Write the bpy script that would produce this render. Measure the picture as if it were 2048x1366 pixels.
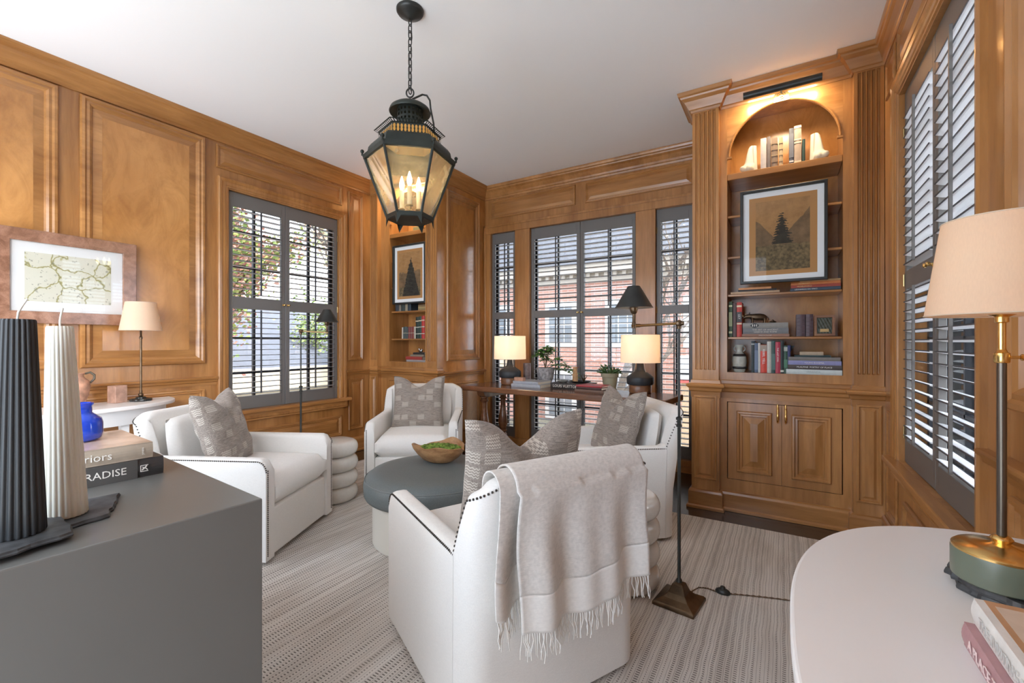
import bpy, bmesh, math, random
from mathutils import Vector, Matrix
from math import sin, cos, pi, radians, sqrt, exp
R = random.Random(7)
S = bpy.context.scene
for o in list(bpy.data.objects): bpy.data.objects.remove(o)
COL = S.collection

# ---------------------------------------------------------------- camera
cam_d = bpy.data.cameras.new('camera'); cam = bpy.data.objects.new('camera', cam_d); COL.objects.link(cam)
cam.location = (0, 0, 1.2); cam.rotation_euler = (radians(90), 0, radians(31.4))
cam_d.sensor_width = 36; cam_d.lens = 36*885/2048; cam_d.clip_start = .02; cam_d.clip_end = 200
cam_d.shift_y = 0.0005
S.camera = cam
# ---------------------------------------------------------------- world, exposure
W = bpy.data.worlds.new('sky'); S.world = W; W.use_nodes = True
wn = W.node_tree; wn.nodes.clear()
def wnode(t, **k):
    n = wn.nodes.new(t)
    for a, b in k.items(): setattr(n, a, b)
    return n
wo = wnode('ShaderNodeOutputWorld'); bg = wnode('ShaderNodeBackground'); tc = wnode('ShaderNodeTexCoord')
nz = wnode('ShaderNodeTexNoise'); nz.inputs['Scale'].default_value = 2.2; nz.inputs['Detail'].default_value = 6
cr = wnode('ShaderNodeValToRGB'); cr.color_ramp.elements[0].position = .4; cr.color_ramp.elements[1].position = .62
cr.color_ramp.elements[0].color = (.62, .76, .95, 1); cr.color_ramp.elements[1].color = (.95, .96, .98, 1)
wn.links.new(tc.outputs['Generated'], nz.inputs['Vector']); wn.links.new(nz.outputs['Fac'], cr.inputs['Fac'])
sx_ = wnode('ShaderNodeSeparateXYZ'); wn.links.new(tc.outputs['Generated'], sx_.inputs[0])
mrg = wnode('ShaderNodeMapRange'); mrg.inputs['From Min'].default_value = .25; mrg.inputs['From Max'].default_value = 1.0; mrg.inputs['To Min'].default_value = 1.0; mrg.inputs['To Max'].default_value = 3.2
wn.links.new(sx_.outputs[0], mrg.inputs['Value']); vm = wnode('ShaderNodeVectorMath', operation='SCALE'); wn.links.new(cr.outputs['Color'], vm.inputs[0]); wn.links.new(mrg.outputs[0], vm.inputs['Scale'])
mr2 = wnode('ShaderNodeMapRange'); mr2.inputs['From Min'].default_value = .02; mr2.inputs['From Max'].default_value = -.12; mr2.inputs['To Min'].default_value = 1.0; mr2.inputs['To Max'].default_value = 1.5  # added brightness below the horizon, fills the ceiling
wn.links.new(sx_.outputs[2], mr2.inputs['Value']); vm2 = wnode('ShaderNodeVectorMath', operation='SCALE'); wn.links.new(vm.outputs[0], vm2.inputs[0]); wn.links.new(mr2.outputs[0], vm2.inputs['Scale'])
wn.links.new(vm2.outputs[0], bg.inputs['Color']); wn.links.new(bg.outputs[0], wo.inputs[0])
bg.inputs['Strength'].default_value = 2.0
sun_d = bpy.data.lights.new('sun', 'SUN'); sun = bpy.data.objects.new('sun', sun_d); COL.objects.link(sun)
sun.rotation_euler = Vector((.80, .38, 1.02)).to_track_quat('Z', 'Y').to_euler(); sun_d.energy = 7.0; sun_d.angle = radians(12); sun_d.color = (1, .95, .88)
vs = S.view_settings; vs.view_transform = 'Standard'; vs.look = 'None'; vs.gamma = 1; vs.use_curve_mapping = False
vs.exposure = 1.3
S.cycles.max_bounces = 9; S.cycles.diffuse_bounces = 7; S.cycles.transparent_max_bounces = 24
S.cycles.sample_clamp_indirect = 6

# ---------------------------------------------------------------- materials
MATS = {}
def nodes(name):
    m = bpy.data.materials.new(name); m.use_nodes = True; nt = m.node_tree
    b = nt.nodes['Principled BSDF']; return m, nt, b
def N(nt, t, **k):
    n = nt.nodes.new(t)
    for a, v in k.items():
        if a in ('operation', 'blend_type', 'data_type', 'wave_type', 'bands_direction', 'noise_dimensions', 'feature', 'wave_profile'): setattr(n, a, v)
        else: n.inputs[a.replace('_', ' ')].default_value = v
    return n
def ramp(nt, fac, stops):
    r = nt.nodes.new('ShaderNodeValToRGB'); e = r.color_ramp.elements
    while len(e) < len(stops): e.new(.5)
    for q, (p, c) in zip(e, stops): q.position = p; q.color = (*c, 1)
    nt.links.new(fac, r.inputs['Fac']); return r.outputs['Color']
def mapped(nt, scale=(1, 1, 1), rot=(0, 0, 0), kind='Object'):
    t = nt.nodes.new('ShaderNodeTexCoord'); mp = nt.nodes.new('ShaderNodeMapping')
    mp.inputs['Scale'].default_value = scale; mp.inputs['Rotation'].default_value = rot
    nt.links.new(t.outputs[kind], mp.inputs['Vector']); return mp.outputs[0]
def bump(nt, b, h, strength=.2, dist=.002):
    n = nt.nodes.new('ShaderNodeBump'); n.inputs['Strength'].default_value = strength; n.inputs['Distance'].default_value = dist
    nt.links.new(h, n.inputs['Height']); nt.links.new(n.outputs[0], b.inputs['Normal'])
def flat(name, col, rough=.5, metal=0, var=0, scale=30, bmp=0, spec=.5, coat=0, emit=None):
    if name in MATS: return MATS[name]
    m, nt, b = nodes(name)
    b.inputs['Base Color'].default_value = (*col, 1); b.inputs['Roughness'].default_value = rough
    b.inputs['Metallic'].default_value = metal; b.inputs['Specular IOR Level'].default_value = spec
    b.inputs['Coat Weight'].default_value = coat; b.inputs['Coat Roughness'].default_value = .1
    n = N(nt, 'ShaderNodeTexNoise', Scale=scale, Detail=4.0)
    nt.links.new(mapped(nt), n.inputs['Vector'])
    if var:
        c = ramp(nt, n.outputs['Fac'], [(.3, tuple(max(0, x*(1-var)) for x in col)), (.7, tuple(min(1, x*(1+var)) for x in col))])
        nt.links.new(c, b.inputs['Base Color'])
    if bmp: bump(nt, b, n.outputs['Fac'], bmp)
    if emit: b.inputs['Emission Color'].default_value = (*col, 1); b.inputs['Emission Strength'].default_value = emit
    MATS[name] = m; return m
def wood(name, light, dark, scale, rough=.28, fig=0., bands=9):
    m, nt, b = nodes(name)
    v = mapped(nt, scale)
    n1 = N(nt, 'ShaderNodeTexNoise', Scale=1.6, Detail=5.0, Roughness=.55, Distortion=.6); nt.links.new(v, n1.inputs['Vector'])
    n2 = N(nt, 'ShaderNodeTexNoise', Scale=bands, Detail=6.0, Roughness=.65, Distortion=.4+fig*2.2); nt.links.new(v, n2.inputs['Vector'])
    v3 = mapped(nt, (1.1, 1.1, 1.1)); n3 = N(nt, 'ShaderNodeTexNoise', Scale=1.4, Detail=2.0); nt.links.new(v3, n3.inputs['Vector'])
    mid = tuple((a+c)/2 for a, c in zip(light, dark))
    c1 = ramp(nt, n1.outputs['Fac'], [(.32, dark), (.5, mid), (.68, light)])
    c2 = ramp(nt, n2.outputs['Fac'], [(.35, (.74, .7, .66)), (.6, (1, 1, 1))])
    c3 = ramp(nt, n3.outputs['Fac'], [(.3, (.8, .78, .78)), (.7, (1.0, 1.0, 1.0))])
    mx = N(nt, 'ShaderNodeMix', data_type='RGBA', blend_type='MULTIPLY'); mx.inputs[0].default_value = .8
    nt.links.new(c1, mx.inputs[6]); nt.links.new(c2, mx.inputs[7])
    my = N(nt, 'ShaderNodeMix', data_type='RGBA', blend_type='MULTIPLY'); my.inputs[0].default_value = .9
    nt.links.new(mx.outputs[2], my.inputs[6]); nt.links.new(c3, my.inputs[7])
    nt.links.new(my.outputs[2], b.inputs['Base Color'])
    b.inputs['Roughness'].default_value = rough; b.inputs['Coat Weight'].default_value = .35; b.inputs['Coat Roughness'].default_value = .16
    bump(nt, b, n2.outputs['Fac'], .05, .001)
    return m
WL, WD = (.58, .285, .095), (.345, .145, .038)
wood_v = wood('honey maple vertical', WL, WD, (3.2, 3.2, .35))
wood_x = wood('honey maple across', WL, WD, (.35, 3.2, 3.2))
wood_y = wood('honey maple along', WL, WD, (3.2, .35, 3.2))
wood_ply = wood('figured maple panel', (.66, .32, .10), (.42, .175, .042), (1.5, 1.5, .7), .25, 1.0, 3.2)
wood_tbl = wood('walnut table', (.30, .13, .06), (.13, .05, .022), (.8, 5, 5), .22)
wood_lamp = wood('turned walnut', (.34, .16, .07), (.18, .07, .03), (3, 3, 9), .4)
wood_floor = wood('dark oak floor', (.07, .045, .03), (.025, .016, .011), (6, .5, 6), .25)
wood_burl = wood('burl veneer frame', (.42, .22, .14), (.22, .10, .055), (9, 9, 9), .25, .8)
wood_bowl = wood('teak root bowl', (.58, .33, .15), (.30, .14, .05), (7, 7, 16), .5, .6)
grey_paint = flat('warm grey shutter paint', (.155, .147, .14), .4)
louver_m = flat('sky-lit louver face', (.80, .81, .83), .38)  # sky light on the grey louver faces put into this pale colour
cab_grey = flat('grey lacquer cabinet', (.145, .143, .134), .33, var=.04, scale=3)
white_paint = flat('white lacquer table', (.83, .81, .795), .3)
white_paint2 = flat('white apron paint', (.74, .75, .76), .4)
black_metal = flat('blackened bronze', (.045, .047, .045), .38, .6, var=.3, scale=9)
green_metal = flat('verdigris lantern metal', (.028, .033, .028), .45, .5, var=.35, scale=7)
bronze = flat('aged bronze', (.13, .085, .05), .36, .85, var=.4, scale=14)
brass = flat('polished brass', (.86, .58, .22), .2, 1)
brassd = flat('antique brass', (.5, .36, .17), .3, 1)
ceramic = flat('cream crackle ceramic', (.70, .69, .65), .09, coat=.7, var=.03, scale=60)
ceil_m = flat('ceiling paint', (.91, .915, .91), .9)
edge_m = flat('backlit dark shutter tone', (.06, .063, .072), .45)  # backlit darkness of louver edges put into the colour; also on some rods
sash_m = flat('dark window sash', (.02, .022, .028), .4)
black_cer = flat('matte black ceramic', (.028, .032, .037), .5)
slate = flat('slate', (.05, .052, .055), .55, var=.5, scale=40, bmp=.8)
leather = flat('dark teal leather', (.13, .152, .155), .42, var=.16, scale=260, bmp=.35)
cream_wood = flat('cream ottoman plinth', (.66, .63, .56), .5)
page_m = flat('book pages', (.74, .68, .56), .9, var=.12, scale=300)
pot_green = flat('glazed sage pot', (.34, .32, .22), .25, var=.15, scale=12)
stone_m = flat('mottled stone pot', (.33, .31, .31), .75, var=.5, scale=38, bmp=.5)
leaf_m = flat('glossy leaf', (.15, .33, .06), .4, var=.5, scale=25)
leaf_d = flat('dark succulent leaf', (.075, .15, .045), .45, var=.4, scale=25)
soil = flat('soil', (.05, .03, .02), .95)
plaster = flat('cream plaster', (.58, .52, .40), .6, var=.06, scale=14)
terracotta = flat('aged terracotta', (.48, .25, .16), .7, var=.45, scale=18, bmp=.3)
wick_m = flat('candle wick', (.75, .72, .66), .9)
wax_b = flat('black wax', (.028, .032, .036), .45)
felt_white = flat('mat board', (.85, .85, .84), .85)
frame_black = flat('black frame', (.018, .02, .019), .35)
cord_m = flat('twisted brown cord', (.16, .10, .06), .8)
nail_m = flat('bronze nailheads', (.10, .09, .08), .35, .9)
moss_m = flat('moss', (.13, .20, .03), .95, var=.8, scale=30, bmp=1)

def linen(name, col, sc=260, amt=.1):
    m, nt, b = nodes(name)
    v = mapped(nt, (1, 1, 1))
    n1 = N(nt, 'ShaderNodeTexNoise', Scale=sc, Detail=3.0); nt.links.new(v, n1.inputs['Vector'])
    v2 = mapped(nt, (1, 1, 14)); n2 = N(nt, 'ShaderNodeTexNoise', Scale=60.0, Detail=3.0); nt.links.new(v2, n2.inputs['Vector'])
    ad = N(nt, 'ShaderNodeMath', operation='ADD'); nt.links.new(n1.outputs['Fac'], ad.inputs[0]); nt.links.new(n2.outputs['Fac'], ad.inputs[1])
    hf = N(nt, 'ShaderNodeMath', operation='MULTIPLY'); hf.inputs[1].default_value = .5; nt.links.new(ad.outputs[0], hf.inputs[0])
    c = ramp(nt, hf.outputs[0], [(.35, tuple(x*(1-amt) for x in col)), (.62, tuple(min(1, x*(1+amt*.5)) for x in col))])
    nt.links.new(c, b.inputs['Base Color']); b.inputs['Roughness'].default_value = .88; b.inputs['Sheen Weight'].default_value = .25
    bump(nt, b, hf.outputs[0], .25, .0015); return m
upholstery = linen('ivory linen upholstery', (.80, .785, .755), 300, .06)
throw_m = linen('oatmeal wool throw', (.66, .625, .585), 90, .16)
throw_l = linen('pale throw border', (.77, .74, .70), 90, .08)
shade_navy = None
def lampshade(name, col, emis):
    m, nt, b = nodes(name); out = nt.nodes['Material Output']
    d = N(nt, 'ShaderNodeBsdfDiffuse'); t = N(nt, 'ShaderNodeBsdfTranslucent'); mx = N(nt, 'ShaderNodeMixShader')
    w = N(nt, 'ShaderNodeTexNoise', Scale=500.0, Detail=2.0); nt.links.new(mapped(nt, (1, 1, .2)), w.inputs['Vector'])
    c = ramp(nt, w.outputs['Fac'], [(.35, tuple(x*.965 for x in col)), (.65, col)])
    nt.links.new(c, d.inputs['Color']); nt.links.new(c, t.inputs['Color']); mx.inputs[0].default_value = emis
    nt.links.new(d.outputs[0], mx.inputs[1]); nt.links.new(t.outputs[0], mx.inputs[2]); nt.links.new(mx.outputs[0], out.inputs[0]); nt.nodes.remove(b)
    return m
shade_cream = lampshade('cream linen shade', (.88, .74, .58), .5)
shade_white = lampshade('white drum shade', (.88, .84, .78), .4)
def glassy(name, tint=(1, 1, 1), refl=.08, rough=0.0, dirt=0):
    m, nt, b = nodes(name); out = nt.nodes['Material Output']; nt.nodes.remove(b)
    t = N(nt, 'ShaderNodeBsdfTransparent'); t.inputs[0].default_value = (*tint, 1)
    g = N(nt, 'ShaderNodeBsdfGlossy'); g.inputs['Roughness'].default_value = rough
    f = N(nt, 'ShaderNodeFresnel'); f.inputs[0].default_value = 1.45
    mul = N(nt, 'ShaderNodeMath', operation='MULTIPLY'); mul.inputs[1].default_value = refl; nt.links.new(f.outputs[0], mul.inputs[0])
    mx = N(nt, 'ShaderNodeMixShader'); nt.links.new(mul.outputs[0], mx.inputs[0])
    nt.links.new(t.outputs[0], mx.inputs[1]); nt.links.new(g.outputs[0], mx.inputs[2]); last = mx.outputs[0]
    if dirt:
        d = N(nt, 'ShaderNodeBsdfDiffuse'); d.inputs[0].default_value = (.9, .75, .5, 1)
        tr = N(nt, 'ShaderNodeBsdfTranslucent'); tr.inputs[0].default_value = (.95, .78, .5, 1)
        m1 = N(nt, 'ShaderNodeMixShader'); m1.inputs[0].default_value = .6
        nt.links.new(d.outputs[0], m1.inputs[1]); nt.links.new(tr.outputs[0], m1.inputs[2])
        n = N(nt, 'ShaderNodeTexNoise', Scale=14.0, Detail=5.0); nt.links.new(mapped(nt), n.inputs['Vector'])
        mr = N(nt, 'ShaderNodeMath', operation='MULTIPLY'); mr.inputs[1].default_value = dirt*2; nt.links.new(n.outputs['Fac'], mr.inputs[0])
        m2 = N(nt, 'ShaderNodeMixShader'); nt.links.new(mr.outputs[0], m2.inputs[0]); nt.links.new(last, m2.inputs[1]); nt.links.new(m1.outputs[0], m2.inputs[2]); last = m2.outputs[0]
    nt.links.new(last, out.inputs[0]); return m
pane_m = glassy('window glass', refl=1.0)
art_glass = glassy('picture glass', refl=.6)
lantern_glass = glassy('old lantern glass', (1, .95, .86), 1.2, .03, .22)
def realglass(name, col, rough=0):
    m, nt, b = nodes(name); b.inputs['Base Color'].default_value = (*col, 1); b.inputs['Roughness'].default_value = rough
    b.inputs['Transmission Weight'].default_value = .85; b.inputs['IOR'].default_value = 1.45; return m
m, nt, b = nodes('cobalt glass'); b.inputs['Base Color'].default_value = (.012, .10, .85, 1); b.inputs['Roughness'].default_value = .04; b.inputs['Transmission Weight'].default_value = .35; b.inputs['Coat Weight'].default_value = .8; blue_glass = m
clear_glass = realglass('clear glass', (.95, .97, .97))
m, nt, b = nodes('white wax'); b.inputs['Base Color'].default_value = (.80, .79, .70, 1); b.inputs['Roughness'].default_value = .4
b.inputs['Subsurface Weight'].default_value = .25; b.inputs['Subsurface Radius'].default_value = (.03, .03, .02); wax_w = m

# patterned pillow fabric: taupe weave with rows of cream zigzag blocks
def pillow_fabric(name, base, pat):
    m, nt, b = nodes(name)
    t = nt.nodes.new('ShaderNodeTexCoord'); sp = nt.nodes.new('ShaderNodeSeparateXYZ'); nt.links.new(t.outputs['Object'], sp.inputs[0])
    def M(op, a, c=None, c2=None):
        n = nt.nodes.new('ShaderNodeMath'); n.operation = op
        for i, q in enumerate((a, c, c2)):
            if q is None: continue
            if isinstance(q, (int, float)): n.inputs[i].default_value = q
            else: nt.links.new(q, n.inputs[i])
        return n.outputs[0]
    x, z = sp.outputs[0], sp.outputs[2]
    cx = M('MULTIPLY', x, 14.5); cz = M('MULTIPLY', z, 18.0)
    fx, fz = M('FRACT', cx), M('FRACT', cz); ix, iz = M('FLOOR', cx), M('FLOOR', cz)
    cmb = nt.nodes.new('ShaderNodeCombineXYZ'); nt.links.new(ix, cmb.inputs[0]); nt.links.new(iz, cmb.inputs[1])
    wnz = nt.nodes.new('ShaderNodeTexWhiteNoise'); wnz.noise_dimensions = '2D'; nt.links.new(cmb.outputs[0], wnz.inputs['Vector'])
    on = M('GREATER_THAN', wnz.outputs['Value'], .60)
    inx = M('LESS_THAN', M('ABSOLUTE', M('SUBTRACT', fx, .5)), .40); inz = M('LESS_THAN', M('ABSOLUTE', M('SUBTRACT', fz, .5)), .38)
    tri = M('ABSOLUTE', M('SUBTRACT', M('FRACT', M('MULTIPLY', x, 110)), .5))
    zig = M('GREATER_THAN', M('FRACT', M('ADD', M('MULTIPLY', z, 95), tri)), .5)
    mask = M('MULTIPLY', M('MULTIPLY', on, M('MULTIPLY', inx, inz)), zig)
    mask = M('MULTIPLY', mask, .62)
    n1 = N(nt, 'ShaderNodeTexNoise', Scale=70.0, Detail=4.0); nt.links.new(mapped(nt, (.35, 1, 4)), n1.inputs['Vector'])
    n2 = N(nt, 'ShaderNodeTexNoise', Scale=300.0, Detail=2.0); nt.links.new(mapped(nt, (3, 1, .5)), n2.inputs['Vector'])
    hf = M('MULTIPLY', M('ADD', n1.outputs['Fac'], n2.outputs['Fac']), .5)
    c = ramp(nt, hf, [(.38, tuple(q*.62 for q in base)), (.6, tuple(q*1.35 for q in base))])
    mx = N(nt, 'ShaderNodeMix', data_type='RGBA'); nt.links.new(mask, mx.inputs[0]); nt.links.new(c, mx.inputs[6]); mx.inputs[7].default_value = (*pat, 1)
    nt.links.new(mx.outputs[2], b.inputs['Base Color']); b.inputs['Roughness'].default_value = .9; b.inputs['Sheen Weight'].default_value = .2
    bump(nt, b, M('ADD', hf, mask), .4, .002); return m
pillow_m = pillow_fabric('taupe woven pillow fabric', (.265, .225, .195), (.66, .60, .52))

def rug_material():
    m, nt, b = nodes('striped woven rug')
    t = nt.nodes.new('ShaderNodeTexCoord'); sp = nt.nodes.new('ShaderNodeSeparateXYZ'); nt.links.new(t.outputs['Object'], sp.inputs[0])
    def M(op, a, c=None):
        n = nt.nodes.new('ShaderNodeMath'); n.operation = op
        for i, q in enumerate((a, c)):
            if q is None: continue
            if isinstance(q, (int, float)): n.inputs[i].default_value = q
            else: nt.links.new(q, n.inputs[i])
        return n.outputs[0]
    x, y = sp.outputs[0], sp.outputs[1]
    wob = N(nt, 'ShaderNodeTexNoise', Scale=3.0, Detail=3.0); nt.links.new(mapped(nt, (1.5, 2.5, 1)), wob.inputs['Vector'])
    xw = M('ADD', x, M('MULTIPLY', wob.outputs['Fac'], .012))
    row = M('MULTIPLY', xw, 40.0); fr = M('FRACT', row); ir = M('FLOOR', row)
    wn_ = nt.nodes.new('ShaderNodeTexWhiteNoise'); wn_.noise_dimensions = '1D'; nt.links.new(ir, wn_.inputs['W'])
    rnd = wn_.outputs['Value']
    inrow = M('LESS_THAN', M('ABSOLUTE', M('SUBTRACT', fr, .5)), M('ADD', M('MULTIPLY', rnd, .30), .06))
    dash = M('LESS_THAN', M('FRACT', M('ADD', M('MULTIPLY', y, 85.0), M('MULTIPLY', rnd, 7.0))), .42)
    line = M('LESS_THAN', fr, .07)
    mask = M('MAXIMUM', M('MULTIPLY', inrow, dash), M('MULTIPLY', line, .55))
    n1 = N(nt, 'ShaderNodeTexNoise', Scale=1.6, Detail=4.0, Roughness=.6); nt.links.new(mapped(nt, (7, .9, 1)), n1.inputs['Vector'])
    dark = ramp(nt, n1.outputs['Fac'], [(.35, (.07, .062, .055)), (.65, (.20, .18, .155))])
    n2 = N(nt, 'ShaderNodeTexNoise', Scale=1.3, Detail=5.0, Roughness=.6); nt.links.new(mapped(nt, (9, 1.2, 1)), n2.inputs['Vector'])
    lite = ramp(nt, n2.outputs['Fac'], [(.3, (.52, .475, .43)), (.5, (.66, .62, .575)), (.7, (.74, .71, .67))])
    mx = N(nt, 'ShaderNodeMix', data_type='RGBA'); nt.links.new(M('MULTIPLY', mask, .85), mx.inputs[0]); nt.links.new(lite, mx.inputs[6]); nt.links.new(dark, mx.inputs[7])
    nt.links.new(mx.outputs[2], b.inputs['Base Color']); b.inputs['Roughness'].default_value = .95
    n3 = N(nt, 'ShaderNodeTexNoise', Scale=200.0); nt.links.new(mapped(nt), n3.inputs['Vector'])
    bump(nt, b, M('ADD', M('SUBTRACT', 1.0, mask), n3.outputs['Fac']), .5, .003); return m
rug_m = rug_material()
def brick_material():
    m, nt, b = nodes('red brick facade'); br = nt.nodes.new('ShaderNodeTexBrick')
    br.inputs['Color1'].default_value = (.42, .225, .175, 1); br.inputs['Color2'].default_value = (.35, .17, .13, 1); br.inputs['Mortar'].default_value = (.38, .31, .28, 1)
    br.inputs['Scale'].default_value = 1.0; br.inputs['Mortar Size'].default_value = .012; br.inputs['Brick Width'].default_value = .24; br.inputs['Row Height'].default_value = .085
    nt.links.new(mapped(nt, (1, 1, 1), (radians(90), 0, 0)), br.inputs['Vector']); nt.links.new(br.outputs['Color'], b.inputs['Base Color'])
    b.inputs['Roughness'].default_value = .9; return m
brick_m = brick_material()

# ---------------------------------------------------------------- mesh builder
class MB:
    def __init__(s): s.v = []; s.f = []
    def add(s, vs, fs, T=None):
        k = len(s.v)
        s.v += [tuple(T(*p)) if callable(T) else (tuple(T @ Vector(p)) if T is not None else tuple(p)) for p in vs]
        s.f += [tuple(i+k for i in f) for f in fs]
    def box(s, x0, x1, y0, y1, z0, z1, T=None):
        s.add([(x0,y0,z0),(x1,y0,z0),(x1,y1,z0),(x0,y1,z0),(x0,y0,z1),(x1,y0,z1),(x1,y1,z1),(x0,y1,z1)],
              [(0,3,2,1),(4,5,6,7),(0,1,5,4),(1,2,6,5),(2,3,7,6),(3,0,4,7)], T)
    def lathe(s, prof, n=32, c=(0,0,0), T=None, star=None):
        vs, fs = [], []
        for r, z in prof:
            for i in range(n):
                a = 2*pi*i/n; q = r*(star(a, z) if star else 1)
                vs.append((c[0]+q*cos(a), c[1]+q*sin(a), c[2]+z))
        for j in range(len(prof)-1):
            for i in range(n):
                a, b_ = j*n+i, j*n+(i+1) % n
                fs.append((a, b_, b_+n, a+n))
        if prof[0][0] > 1e-6: fs.append(tuple(range(n))[::-1])
        if prof[-1][0] > 1e-6: fs.append(tuple((len(prof)-1)*n+i for i in range(n)))
        s.add(vs, fs, T)
    def tube(s, pts, r, n=8, T=None, closed=False, cap=True):
        pts = [Vector(p) for p in pts]; L = len(pts); rs = r if isinstance(r, (list, tuple)) else [r]*L
        vs, fs = [], []; up = None
        for i, p in enumerate(pts):
            a = pts[(i-1) % L] if (i or closed) else p; b_ = pts[(i+1) % L] if (i < L-1 or closed) else p
            d = (b_-a).normalized() if (b_-a).length > 1e-9 else Vector((0, 0, 1))
            if up is None: up = d.orthogonal().normalized()
            u = (up - d*up.dot(d)); u = u.normalized() if u.length > 1e-6 else d.orthogonal().normalized(); up = u; w = d.cross(u)
            for k in range(n):
                t = 2*pi*k/n; vs.append(tuple(p+(u*cos(t)+w*sin(t))*rs[i]))
        for i in range(L if closed else L-1):
            for k in range(n):
                a, b_ = i*n+k, i*n+(k+1) % n; c_, d_ = ((i+1) % L)*n+(k+1) % n, ((i+1) % L)*n+k
                fs.append((a, b_, c_, d_))
        if cap and not closed: fs += [tuple(range(n))[::-1], tuple((L-1)*n+k for k in range(n))]
        s.add(vs, fs, T)
    def prism(s, poly, h0, h1, T=None):      # poly in xy, extruded in z
        n = len(poly)
        s.add([(x, y, h0) for x, y in poly]+[(x, y, h1) for x, y in poly],
              [tuple(range(n))[::-1], tuple(range(n, 2*n))]+[(i, (i+1) % n, n+(i+1) % n, n+i) for i in range(n)], T)
    def grid(s, fn, nu, nv, T=None, cu=False):
        vs = [fn(i/nu, j/nv) for j in range(nv+1) for i in range(nu+1)]
        fs = [(j*(nu+1)+i, j*(nu+1)+i+1, (j+1)*(nu+1)+i+1, (j+1)*(nu+1)+i) for j in range(nv) for i in range(nu)]
        s.add(vs, fs, T)
    def rframe(s, u0, u1, z0, z1, prof, T, fill=False):   # mitred rectangular moulding; prof = [(inset, height)]
        vs, fs = [], []
        for d, w in prof:
            vs += [(u0+d, z0+d, w), (u1-d, z0+d, w), (u1-d, z1-d, w), (u0+d, z1-d, w)]
        for j in range(len(prof)-1):
            for i in range(4):
                a, b_ = j*4+i, j*4+(i+1) % 4; fs.append((a, b_, b_+4, a+4))
        if fill: k = (len(prof)-1)*4; fs.append((k, k+1, k+2, k+3))
        s.add(vs, fs, T)
    def run(s, path, prof, side=1, closed=False):    # moulding profile (out, z) swept along a plan path with mitres
        n = len(path); P = [Vector(p) for p in path]; off = []
        for i in range(n):
            ns = []
            if i > 0: d = (P[i]-P[i-1]).normalized(); ns.append(Vector((-d.y, d.x))*side)
            if i < n-1: d = (P[i+1]-P[i]).normalized(); ns.append(Vector((-d.y, d.x))*side)
            if len(ns) == 2: m_ = (ns[0]+ns[1]); m_ = m_/max(.2, m_.length_squared/2) if m_.length > 1e-6 else ns[0]
            else: m_ = ns[0]
            off.append(m_)
        vs = [(P[i].x+off[i].x*o, P[i].y+off[i].y*o, z) for i in range(n) for o, z in prof]; k = len(prof)
        fs = [(i*k+j, i*k+j+1, (i+1)*k+j+1, (i+1)*k+j) for i in range(n-1) for j in range(k-1)]
        fs += [tuple(range(k))[::-1], tuple((n-1)*k+j for j in range(k))]
        s.add(vs, fs)
    def ball(s, c, r, n=12, m_=8, T=None, sc=(1, 1, 1)):
        vs, fs = [], []
        for j in range(m_+1):
            t = pi*j/m_
            for i in range(n):
                a = 2*pi*i/n; vs.append((c[0]+r*sc[0]*sin(t)*cos(a), c[1]+r*sc[1]*sin(t)*sin(a), c[2]+r*sc[2]*cos(t)))
        for j in range(m_):
            for i in range(n):
                a, b_ = j*n+i, j*n+(i+1) % n; fs.append((a, a+n, b_+n, b_))
        s.add(vs, fs, T)
    def build(s, name, mat, parent=None, smooth=None, bevel=0, seg=2, subsurf=0, **tags):
        me = bpy.data.meshes.new(name); me.from_pydata(s.v, [], s.f); me.validate()
        b_ = bmesh.new(); b_.from_mesh(me)
        bmesh.ops.remove_doubles(b_, verts=b_.verts, dist=1e-5)
        bmesh.ops.recalc_face_normals(b_, faces=b_.faces); b_.to_mesh(me); b_.free()
        me.materials.append(mat); o = bpy.data.objects.new(name, me); COL.objects.link(o)
        if smooth is not None:
            me.polygons.foreach_set('use_smooth', [True]*len(me.polygons)); me.update()
            try: me.set_sharp_from_angle(angle=radians(smooth))
            except Exception: pass
        if bevel:
            md = o.modifiers.new('bevel', 'BEVEL'); md.width = bevel; md.segments = seg; md.limit_method = 'ANGLE'; md.angle_limit = radians(40)
        if subsurf:
            md = o.modifiers.new('subd', 'SUBSURF'); md.levels = subsurf; md.render_levels = subsurf
        if parent is not None: o.parent = parent
        for a, v in tags.items(): o[a] = v
        return o
def thing(name, label, cat, loc=(0, 0, 0), rz=0, group=None, rot=None):
    o = bpy.data.objects.new(name, None); COL.objects.link(o); o.location = loc; o.rotation_euler = rot or (0, 0, rz)
    o.empty_display_size = .05; o['label'] = label; o['category'] = cat
    if group: o['group'] = group
    return o
def tag(o, label, cat, group=None):
    o['label'] = label; o['category'] = cat
    if group: o['group'] = group
    return o
def dup(root, label=None):
    def cp(o, par):
        c = o.copy(); COL.objects.link(c)
        if par: c.parent = par
        for ch in list(o.children): cp(ch, c)
        return c
    r = cp(root, None)
    if label: r['label'] = label
    return r
def arc(cx, cy, r, a0, a1, n): return [(cx+r*cos(radians(a0+(a1-a0)*i/n)), cy+r*sin(radians(a0+(a1-a0)*i/n))) for i in range(n+1)]
FONT_CACHE = {}
def text(s, size, mat, parent, M, name='title_lettering', align='CENTER', font=None, sx=1):
    cu = bpy.data.curves.new(name, 'FONT'); cu.body = s; cu.size = size; cu.extrude = .0004; cu.align_x = align; cu.align_y = 'CENTER'; cu.resolution_u = 2
    cu.materials.append(mat); o = bpy.data.objects.new(name, cu); COL.objects.link(o); 
    me = bpy.data.meshes.new_from_object(o); bpy.data.objects.remove(o); o = bpy.data.objects.new(name, me); COL.objects.link(o); o.parent = parent
    o.matrix_local = M @ Matrix.Diagonal((sx, 1, 1, 1)); return o
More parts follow.
